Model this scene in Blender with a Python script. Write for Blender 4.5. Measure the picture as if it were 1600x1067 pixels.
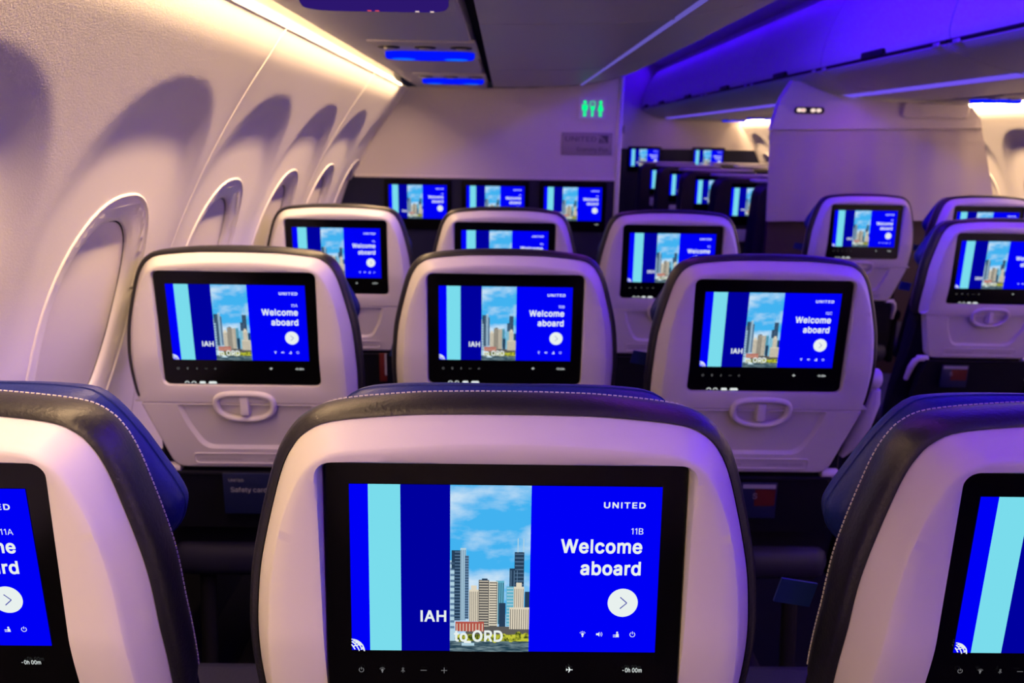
import bpy, math, random
from mathutils import Matrix, Vector
from mathutils.geometry import tessellate_polygon

random.seed(7)
S = bpy.context.scene
for o in list(bpy.data.objects):
    bpy.data.objects.remove(o)

# ------------------------------------------------------------------ camera
PITCH, YAW, ROLL = 0.25043, 0.013065, 0.016564
cam_d = bpy.data.cameras.new('camera')
cam = bpy.data.objects.new('camera', cam_d)
S.collection.objects.link(cam)
_f = Vector((math.sin(YAW) * math.cos(PITCH), math.cos(YAW) * math.cos(PITCH), -math.sin(PITCH)))
_r = Vector((math.cos(YAW), -math.sin(YAW), 0))
_u = _r.cross(_f)
_r2 = math.cos(ROLL) * _r + math.sin(ROLL) * _u
_u2 = -math.sin(ROLL) * _r + math.cos(ROLL) * _u
M = Matrix((_r2, _u2, -_f)).transposed().to_4x4()
M.translation = Vector((0, 0, 1.34))
cam.matrix_world = M
cam_d.sensor_fit = 'HORIZONTAL'
cam_d.sensor_width = 36.0
cam_d.lens = 1240.0 / 1600.0 * 36.0
cam_d.clip_start = 0.01
cam_d.dof.use_dof = True
cam_d.dof.focus_distance = 0.68
cam_d.dof.aperture_fstop = 9.0
S.camera = cam

# ------------------------------------------------------------------ world, exposure
S.view_settings.view_transform = 'Standard'
S.view_settings.look = 'None'
S.view_settings.exposure = 0.0
S.view_settings.gamma = 1.0
S.view_settings.use_curve_mapping = False
W = bpy.data.worlds.new('world')
S.world = W
W.use_nodes = True
W.node_tree.nodes['Background'].inputs['Color'].default_value = (0.35, 0.3, 0.6, 1)
W.node_tree.nodes['Background'].inputs['Strength'].default_value = 0.02

XC = 1.015          # cabin centre line
YF = 3.58           # left front bulkhead
YFAR = 8.6          # far bulkhead
YB = -2.6           # how far the cabin runs behind the camera


# ------------------------------------------------------------------ cabin lights
def area(name, loc, size_x, size_y, power, color, direction, spread=math.pi):
    d = bpy.data.lights.new(name, 'AREA')
    d.shape = 'RECTANGLE'
    d.size = size_x
    d.size_y = size_y
    d.energy = power
    d.color = color
    d.spread = spread
    o = bpy.data.objects.new(name, d)
    S.collection.objects.link(o)
    z = -Vector(direction).normalized()
    yv = Vector((0, 1, 0))
    xv = yv.cross(z).normalized()
    m = Matrix((xv, yv, z)).transposed().to_4x4()
    m.translation = Vector(loc)
    o.matrix_world = m
    return o


WARM = (1.0, 0.645, 0.33)
BLUE = (0.05, 0.0, 1.0)
VIOL = (0.34, 0.03, 1.0)
LL = YF - YB - 0.25
LR = YFAR - YB - 0.05
YL, YR = (YB + YF - 0.2) / 2, (YB + YFAR) / 2
# warm LED strips in the coves above both sidewalls: wash on the lining, and the light that falls past it
area('cove_lamp', (-0.399, YL, 1.5630), 0.016, LL, 26.0, WARM, (-0.78, 0, -0.62), math.radians(100))
area('cove_lamp', (-0.398, 1.64, 1.5645), 0.010, 3.4, 18.0, WARM, (-0.25, 0, -0.97), math.radians(150))
area('cove_lamp', (-0.398, -1.32, 1.5645), 0.010, 2.5, 46.0, WARM, (-0.20, 0, -0.98), math.radians(160))  # unseen stretch behind the camera, made stronger to fill the seat backs
area('cove_lamp', (2 * XC + 0.399, YR, 1.5630), 0.016, LR, 150.0, WARM, (0.78, 0, -0.62), math.radians(100))
area('cove_lamp', (2 * XC + 0.398, YR, 1.5645), 0.012, LR, 28.0, WARM, (0.25, 0, -0.97), math.radians(150))
# blue LED coves on top of the bins washing ceiling and opposite bin doors
area('ceiling_lamp', (0.50, YR, 2.06), 0.08, LR - 0.15, 78.0, BLUE, (0.99, 0, -0.10), math.radians(110))
area('ceiling_lamp', (0.50, YR, 2.06), 0.08, LR - 0.15, 48.0, BLUE, (0.6, 0, -0.8), math.radians(120))
area('ceiling_lamp', (2 * XC - 0.50, YR, 2.06), 0.08, LR - 0.15, 60.0, BLUE, (-0.90, 0, -0.40), math.radians(150))
# violet strips under the bins along the aisle
area('strip_lamp', (1.70, (YB + 3.92) / 2, 1.556), 0.02, 3.92 - YB, 11.0, VIOL, (0, 0, -1))
area('strip_lamp', (1.70, (4.2 + YFAR) / 2, 1.556), 0.02, YFAR - 4.4, 3.0, VIOL, (0, 0, -1))
area('strip_lamp', (0.33, YL, 1.557), 0.02, LL, 7.0, VIOL, (0, 0, -1))


# ------------------------------------------------------------------ materials
def lin(c):
    c = c / 255.0
    return c / 12.92 if c <= 0.04045 else ((c + 0.055) / 1.055) ** 2.4


def srgb(r, g, b):
    return (lin(r), lin(g), lin(b), 1)


def mat(name, col, rough=0.5, spec=0.5, metal=0.0, bump=0.0, bscale=200.0, var=0.0, coat=0.0):
    m = bpy.data.materials.new(name)
    m.use_nodes = True
    nt = m.node_tree
    b = nt.nodes['Principled BSDF']
    b.inputs['Base Color'].default_value = col
    b.inputs['Roughness'].default_value = rough
    b.inputs['Specular IOR Level'].default_value = spec
    b.inputs['Metallic'].default_value = metal
    b.inputs['Coat Weight'].default_value = coat
    tc = nt.nodes.new('ShaderNodeTexCoord')
    n = nt.nodes.new('ShaderNodeTexNoise')
    n.inputs['Scale'].default_value = bscale
    n.inputs['Detail'].default_value = 3.0
    nt.links.new(tc.outputs['Object'], n.inputs['Vector'])
    if var > 0:
        mx = nt.nodes.new('ShaderNodeMix')
        mx.data_type = 'RGBA'
        mx.inputs['A'].default_value = tuple(c * (1 - var) for c in col[:3]) + (1,)
        mx.inputs['B'].default_value = tuple(min(1, c * (1 + var)) for c in col[:3]) + (1,)
        nt.links.new(n.outputs['Fac'], mx.inputs['Factor'])
        nt.links.new(mx.outputs['Result'], b.inputs['Base Color'])
    if bump > 0:
        bp = nt.nodes.new('ShaderNodeBump')
        bp.inputs['Strength'].default_value = bump
        bp.inputs['Distance'].default_value = 0.001
        nt.links.new(n.outputs['Fac'], bp.inputs['Height'])
        nt.links.new(bp.outputs['Normal'], b.inputs['Normal'])
    return m


def emit(name, col, strength=1.0, sample=False):
    m = bpy.data.materials.new(name)
    m.use_nodes = True
    nt = m.node_tree
    nt.nodes.clear()
    e = nt.nodes.new('ShaderNodeEmission')
    e.inputs['Color'].default_value = col
    e.inputs['Strength'].default_value = strength
    out = nt.nodes.new('ShaderNodeOutputMaterial')
    nt.links.new(e.outputs[0], out.inputs['Surface'])
    m.cycles.emission_sampling = 'FRONT' if sample else 'NONE'
    return m


def emit_noise(name, ca, cb, scale, lo, hi, stretch=(1, 1, 1), detail=5.0):
    m = emit(name, ca)
    nt = m.node_tree
    e = [n for n in nt.nodes if n.type == 'EMISSION'][0]
    tc = nt.nodes.new('ShaderNodeTexCoord')
    mp = nt.nodes.new('ShaderNodeMapping')
    mp.inputs['Scale'].default_value = stretch
    n = nt.nodes.new('ShaderNodeTexNoise')
    n.inputs['Scale'].default_value = scale
    n.inputs['Detail'].default_value = detail
    r = nt.nodes.new('ShaderNodeValToRGB')
    r.color_ramp.elements[0].position = lo
    r.color_ramp.elements[0].color = ca
    r.color_ramp.elements[1].position = hi
    r.color_ramp.elements[1].color = cb
    nt.links.new(tc.outputs['Object'], mp.inputs['Vector'])
    nt.links.new(mp.outputs[0], n.inputs['Vector'])
    nt.links.new(n.outputs['Fac'], r.inputs['Fac'])
    nt.links.new(r.outputs['Color'], e.inputs['Color'])
    return m


PLASTIC = mat('seat_plastic', (0.60, 0.58, 0.58, 1), 0.42, 0.4, bump=0.06, bscale=900)
TRAY = mat('tray_plastic', (0.58, 0.56, 0.56, 1), 0.5, 0.35, bump=0.08, bscale=900)
LEATHER = mat('charcoal_leather', (0.010, 0.010, 0.014, 1), 0.40, 0.5, bump=0.5, bscale=260, var=0.15)
NAVY = mat('navy_leather', (0.006, 0.016, 0.15, 1), 0.45, 0.35, bump=0.5, bscale=260, var=0.15)
FABRIC = mat('dark_navy_fabric', (0.003, 0.003, 0.009, 1), 0.8, 0.2, bump=0.5, bscale=500, var=0.2)
CUSHION = mat('cushion_leather', (0.02, 0.02, 0.04, 1), 0.5, 0.4, bump=0.4, bscale=250)
STITCH = mat('stitch_thread', (0.62, 0.6, 0.55, 1), 0.7, 0.2)
GLOSS = mat('black_glass', (0.002, 0.002, 0.0025, 1), 0.15, 0.2)
BLACK = mat('black_plastic', (0.006, 0.006, 0.008, 1), 0.5, 0.3)
TAB = mat('blue_strap', (0.004, 0.02, 0.16, 1), 0.6, 0.3)
INK = mat('grey_print', (0.22, 0.2, 0.22, 1), 0.6, 0.2)
LINING = mat('wall_lining', (0.82, 0.79, 0.77, 1), 0.55, 0.3, bump=0.2, bscale=420)
SHADE = mat('window_shade_plastic', (0.70, 0.66, 0.63, 1), 0.5, 0.3, bump=0.05, bscale=500)
FRAME = mat('window_frame_plastic', (0.82, 0.79, 0.77, 1), 0.42, 0.35)
GAP = mat('dark_gap', (0.02, 0.018, 0.016, 1), 0.9, 0.1)
BINW = mat('bin_panel', (0.50, 0.49, 0.52, 1), 0.42, 0.45, bump=0.05, bscale=500)
BULK = mat('bulkhead_laminate', (0.56, 0.52, 0.53, 1), 0.5, 0.35, bump=0.25, bscale=400)
BULKNAVY = mat('bulkhead_navy', (0.004, 0.005, 0.028, 1), 0.55, 0.3, bump=0.2, bscale=400)
ARMM = mat('armrest_black', (0.002, 0.002, 0.004, 1), 0.85, 0.08)
LEGM = mat('dark_metal', (0.008, 0.008, 0.010, 1), 0.6, 0.2)
ALU = mat('satin_metal', (0.5, 0.5, 0.52, 1), 0.35, 0.5, metal=0.9)
CARPET = mat('carpet', (0.004, 0.004, 0.010, 1), 0.95, 0.1, bump=0.8, bscale=300, var=0.4)
CURT = mat('curtain_cloth', (0.48, 0.44, 0.43, 1), 0.8, 0.2, bump=0.4, bscale=600)
BROWN = mat('partition_laminate', (0.05, 0.03, 0.032, 1), 0.6, 0.3)
FCSHELL = mat('dark_seat_shell', (0.014, 0.011, 0.02, 1), 0.4, 0.4)
CARD = mat('card_navy', (0.006, 0.010, 0.05, 1), 0.4, 0.4)
CARDW = mat('card_white', (0.3, 0.3, 0.32, 1), 0.5, 0.3)
CARDR = mat('card_red', (0.09, 0.008, 0.006, 1), 0.5, 0.3)
CARDO = mat('card_orange', (0.3, 0.1, 0.02, 1), 0.5, 0.3)
PLAQUE = mat('plaque_grey', (0.26, 0.22, 0.25, 1), 0.35, 0.5)
PLAQUETXT = mat('plaque_text', (0.05, 0.04, 0.07, 1), 0.5, 0.3)
SIGNBOX = mat('sign_plate', (0.6, 0.58, 0.62, 1), 0.3, 0.5)

E_BLUE = emit('screen_blue', srgb(0, 0, 246), 1.0, True)
E_CYAN = emit('screen_cyan', srgb(122, 220, 236), 1.0, True)
E_NAVY = emit('screen_navy', srgb(0, 0, 158), 1.0)
E_WHITE = emit('screen_white', srgb(232, 240, 238), 1.0)
E_DIM = emit('screen_icon_grey', srgb(120, 120, 122), 1.0)
E_SKY = emit_noise('screen_sky', srgb(66, 178, 240), srgb(205, 228, 246), 26.0, 0.47, 0.66, (0.6, 1, 1.3), 7.0)
E_BDK = emit('screen_building_dark', srgb(38, 62, 88))
E_BMID = emit('screen_building_mid', srgb(96, 128, 160))
E_BLT = emit('screen_building_light', srgb(176, 208, 224))
E_TAN = emit('screen_building_tan', srgb(222, 212, 190))
E_GRY = emit('screen_building_grey', srgb(92, 90, 88))
E_TEAL = emit('screen_building_teal', srgb(96, 176, 200))
E_BRICK = emit('screen_brick', srgb(178, 84, 72))
E_TREE = emit_noise('screen_trees', srgb(52, 70, 22), srgb(196, 200, 60), 320.0, 0.4, 0.6)
E_WATER = emit_noise('screen_river', srgb(38, 66, 82), srgb(120, 144, 152), 300.0, 0.4, 0.7, (0.35, 1, 2.2))
E_GREEN = emit('sign_green', srgb(0, 245, 140), 1.1)
E_PSU = emit('psu_blue', srgb(0, 18, 255), 1.0)
E_PSU_STEEP = emit('psu_blue_steep', srgb(44, 22, 110), 1.0)  # same lit lens, its darkening at a steep view put into the colour
E_PSU2 = emit('psu_blue_bright', srgb(10, 110, 255), 1.0)
E_LED = emit('cove_led', srgb(255, 236, 190), 1.25)
E_VIOL = emit('violet_diffuser', srgb(112, 84, 238), 1.0)
E_VIOLDIM = emit('violet_diffuser_dim', srgb(110, 96, 200), 0.8)
E_SIGN = emit('lit_sign_white', srgb(255, 226, 214), 1.1)
E_RED = emit('lit_sign_red', srgb(255, 90, 80), 0.9)


# ------------------------------------------------------------------ mesh helpers
class MB:
    def __init__(self):
        self.v, self.f, self.m, self.mats = [], [], [], []

    def mi(self, material):
        if material not in self.mats:
            self.mats.append(material)
        return self.mats.index(material)

    def face(self, idx, material):
        self.f.append(idx)
        self.m.append(self.mi(material))

    def loops(self, loops, material, cap0=False, cap1=False, closed=True):
        b = len(self.v)
        n = len(loops[0])
        for L in loops:
            self.v += [tuple(p) for p in L]
        for i in range(len(loops) - 1):
            for j in range(n if closed else n - 1):
                k = (j + 1) % n
                self.face((b + i * n + j, b + i * n + k, b + (i + 1) * n + k, b + (i + 1) * n + j), material)
        if cap0:
            self.face(tuple(range(b + n - 1, b - 1, -1)), material)
        if cap1:
            e = b + (len(loops) - 1) * n
            self.face(tuple(range(e, e + n)), material)

    def poly(self, pts, material):
        b = len(self.v)
        self.v += [tuple(p) for p in pts]
        self.face(tuple(range(b, b + len(pts))), material)

    def rect(self, x0, x1, z0, z1, y, material):      # faces -y
        self.poly([(x0, y, z0), (x1, y, z0), (x1, y, z1), (x0, y, z1)], material)

    def box(self, a, c, material, bev=0.0):
        x0, y0, z0 = a
        x1, y1, z1 = c
        if bev <= 0:
            L0 = [(x0, y0, z0), (x1, y0, z0), (x1, y1, z0), (x0, y1, z0)]
            L1 = [(x0, y0, z1), (x1, y0, z1), (x1, y1, z1), (x0, y1, z1)]
            self.loops([L0, L1], material, True, True)
            return
        r = min(bev, (x1 - x0) / 2.01, (y1 - y0) / 2.01, (z1 - z0) / 2.01)

        def ring(ins, z):
            rr = max(r - ins, 0.15 * r)
            pts = []
            for cx, cy, a0 in ((x1 - ins - rr, y1 - ins - rr, 0), (x0 + ins + rr, y1 - ins - rr, 90),
                               (x0 + ins + rr, y0 + ins + rr, 180), (x1 - ins - rr, y0 + ins + rr, 270)):
                for t in range(5):
                    an = math.radians(a0 + t * 22.5)
                    pts.append((cx + rr * math.cos(an), cy + rr * math.sin(an), z))
            return pts
        prof = [(r * (1 - math.sin(math.radians(t))), r * (1 - math.cos(math.radians(t)))) for t in (0, 30, 60, 90)]
        L = [ring(p[0], z0 + p[1]) for p in prof]
        L[0], L[1], L[2], L[3] = [ring(r * (1 - math.sin(math.radians(t))), z0 + r * (1 - math.cos(math.radians(t)))) for t in (0, 30, 60, 90)]
        L += [ring(r * (1 - math.sin(math.radians(t))), z1 - r * (1 - math.cos(math.radians(t)))) for t in (90, 60, 30, 0)]
        self.loops(L, material, True, True)

    def tube(self, path, rad, material, n=10, closed=False, ry=None):
        path = [Vector(p) for p in path]
        rings = []
        N = len(path)
        up = Vector((0, 1, 0))
        for i, p in enumerate(path):
            a = path[(i - 1) % N] if (closed or i > 0) else p
            c = path[(i + 1) % N] if (closed or i < N - 1) else p
            t = (c - a).normalized()
            s = t.cross(up)
            if s.length < 1e-4:
                s = t.cross(Vector((1, 0, 0)))
            s.normalize()
            q = s.cross(t)
            rr = rad[i] if isinstance(rad, (list, tuple)) else rad
            rings.append([p + s * (rr * math.cos(2 * math.pi * k / n)) + q * ((ry or rr) * math.sin(2 * math.pi * k / n)) for k in range(n)])
        if closed:
            rings.append(rings[0])
        self.loops(rings, material, not closed, not closed)

    def disc(self, x, z, r, y, material, n=24, rz=None):
        self.poly([(x + r * math.cos(2 * math.pi * k / n), y, z + (rz or r) * math.sin(2 * math.pi * k / n)) for k in range(n)], material)

    def cyl(self, c, r, h, axis, material, n=20):
        c = Vector(c)
        ax = {'x': Vector((1, 0, 0)), 'y': Vector((0, 1, 0)), 'z': Vector((0, 0, 1))}[axis]
        s = {'x': Vector((0, 1, 0)), 'y': Vector((0, 0, 1)), 'z': Vector((1, 0, 0))}[axis]
        q = ax.cross(s)
        L = []
        for d, k in ((-h / 2, 0.88), (-h / 2 + 0.12 * r, 1), (h / 2 - 0.12 * r, 1), (h / 2, 0.88)):
            L.append([c + ax * d + s * (r * k * math.cos(2 * math.pi * i / n)) + q * (r * k * math.sin(2 * math.pi * i / n)) for i in range(n)])
        self.loops(L, material, True, True)

    def mesh(self, name, smooth=35):
        me = bpy.data.meshes.new(name)
        me.from_pydata([tuple(v) for v in self.v], [], self.f)
        for m in self.mats:
            me.materials.append(m)
        me.polygons.foreach_set('material_index', self.m)
        if smooth:
            me.polygons.foreach_set('use_smooth', [True] * len(self.f))
            me.set_sharp_from_angle(angle=math.radians(smooth))
        me.validate()
        me.update()
        return me


def obj(name, data, parent=None, loc=(0, 0, 0), rot=(0, 0, 0), label=None):
    if isinstance(data, MB):
        data = data.mesh(name)
    o = bpy.data.objects.new(name, data)
    S.collection.objects.link(o)
    o.location = loc
    o.rotation_euler = rot
    if parent:
        o.parent = parent
    if label:
        o['label'] = label
    return o


def thing(name, label, cat, loc=(0, 0, 0), group=None):
    o = bpy.data.objects.new(name, None)
    o.empty_display_size = 0.1
    S.collection.objects.link(o)
    o.location = loc
    return tag(o, label, cat, group)


def tag(o, label, cat, group=None):
    o['label'] = label
    o['category'] = cat
    if group:
        o['group'] = group
    return o


def struct(name, data, parent=None, label=None, cat=None):
    o = obj(name, data, parent)
    if not parent:
        o['kind'] = 'structure'
        if label:
            o['label'] = label
            o['category'] = cat or name.split('_')[0]
    return o


def spline(pts, k=4):
    out = []
    n = len(pts)
    for i in range(n - 1):
        p0 = pts[max(i - 1, 0)]
        p1, p2 = pts[i], pts[i + 1]
        p3 = pts[min(i + 2, n - 1)]
        for s in range(k):
            t = s / k
            out.append(tuple(0.5 * (2 * b + (c - a) * t + (2 * a - 5 * b + 4 * c - d) * t * t + (3 * b - a - 3 * c + d) * t ** 3)
                             for a, b, c, d in zip(p0, p1, p2, p3)))
    out.append(pts[-1])
    return out


def mirror_profile(right):          # right half top -> bottom; returns a closed loop, counter-clockwise seen from -y
    return [(x, z) for x, z in reversed(right)] + [(-x, z) for x, z in right[1:]]


def rrect(x0, x1, z0, z1, r, n=6):
    pts = []
    for cx, cz, a0 in ((x1 - r, z1 - r, 0), (x0 + r, z1 - r, 90), (x0 + r, z0 + r, 180), (x1 - r, z0 + r, 270)):
        for t in range(n + 1):
            a = math.radians(a0 + 90 * t / n)
            pts.append((cx + r * math.cos(a), cz + r * math.sin(a)))
    return pts


def fillet(poly, r, n=5):
    out = []
    N = len(poly)
    for i in range(N):
        p = Vector(poly[i])
        a = Vector(poly[i - 1]) - p
        b = Vector(poly[(i + 1) % N]) - p
        rr = r[i] if isinstance(r, (list, tuple)) else r
        d = min(rr, a.length * 0.45, b.length * 0.45)
        p0, p1 = p + a.normalized() * d, p + b.normalized() * d
        for t in range(n + 1):
            s = t / n
            out.append(tuple((1 - s) ** 2 * p0 + 2 * s * (1 - s) * p + s * s * p1))
    return out


def star(poly, c, angs):
    """sample closed polygon by rays from c"""
    out = []
    N = len(poly)
    for a in angs:
        dx, dz = math.cos(a), math.sin(a)
        best = None
        for i in range(N):
            x1, z1 = poly[i][0] - c[0], poly[i][1] - c[1]
            x2, z2 = poly[(i + 1) % N][0] - c[0], poly[(i + 1) % N][1] - c[1]
            ex, ez = x2 - x1, z2 - z1
            den = dx * ez - dz * ex
            if abs(den) < 1e-12:
                continue
            t = (x1 * ez - z1 * ex) / den
            s = (x1 * dz - z1 * dx) / den
            if t > 0 and -1e-6 <= s <= 1 + 1e-6 and (best is None or t > best):
                best = t
        out.append((c[0] + best * dx, c[1] + best * dz))
    return out


def angles(c, *polys, extra=72):
    a = [2 * math.pi * k / extra - math.pi for k in range(extra)]
    for p in polys:
        a += [math.atan2(z - c[1], x - c[0]) for x, z in p]
    a.sort()
    out = [a[0]]
    for t in a[1:]:
        if t - out[-1] > 0.004:
            out.append(t)
    return out


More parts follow.
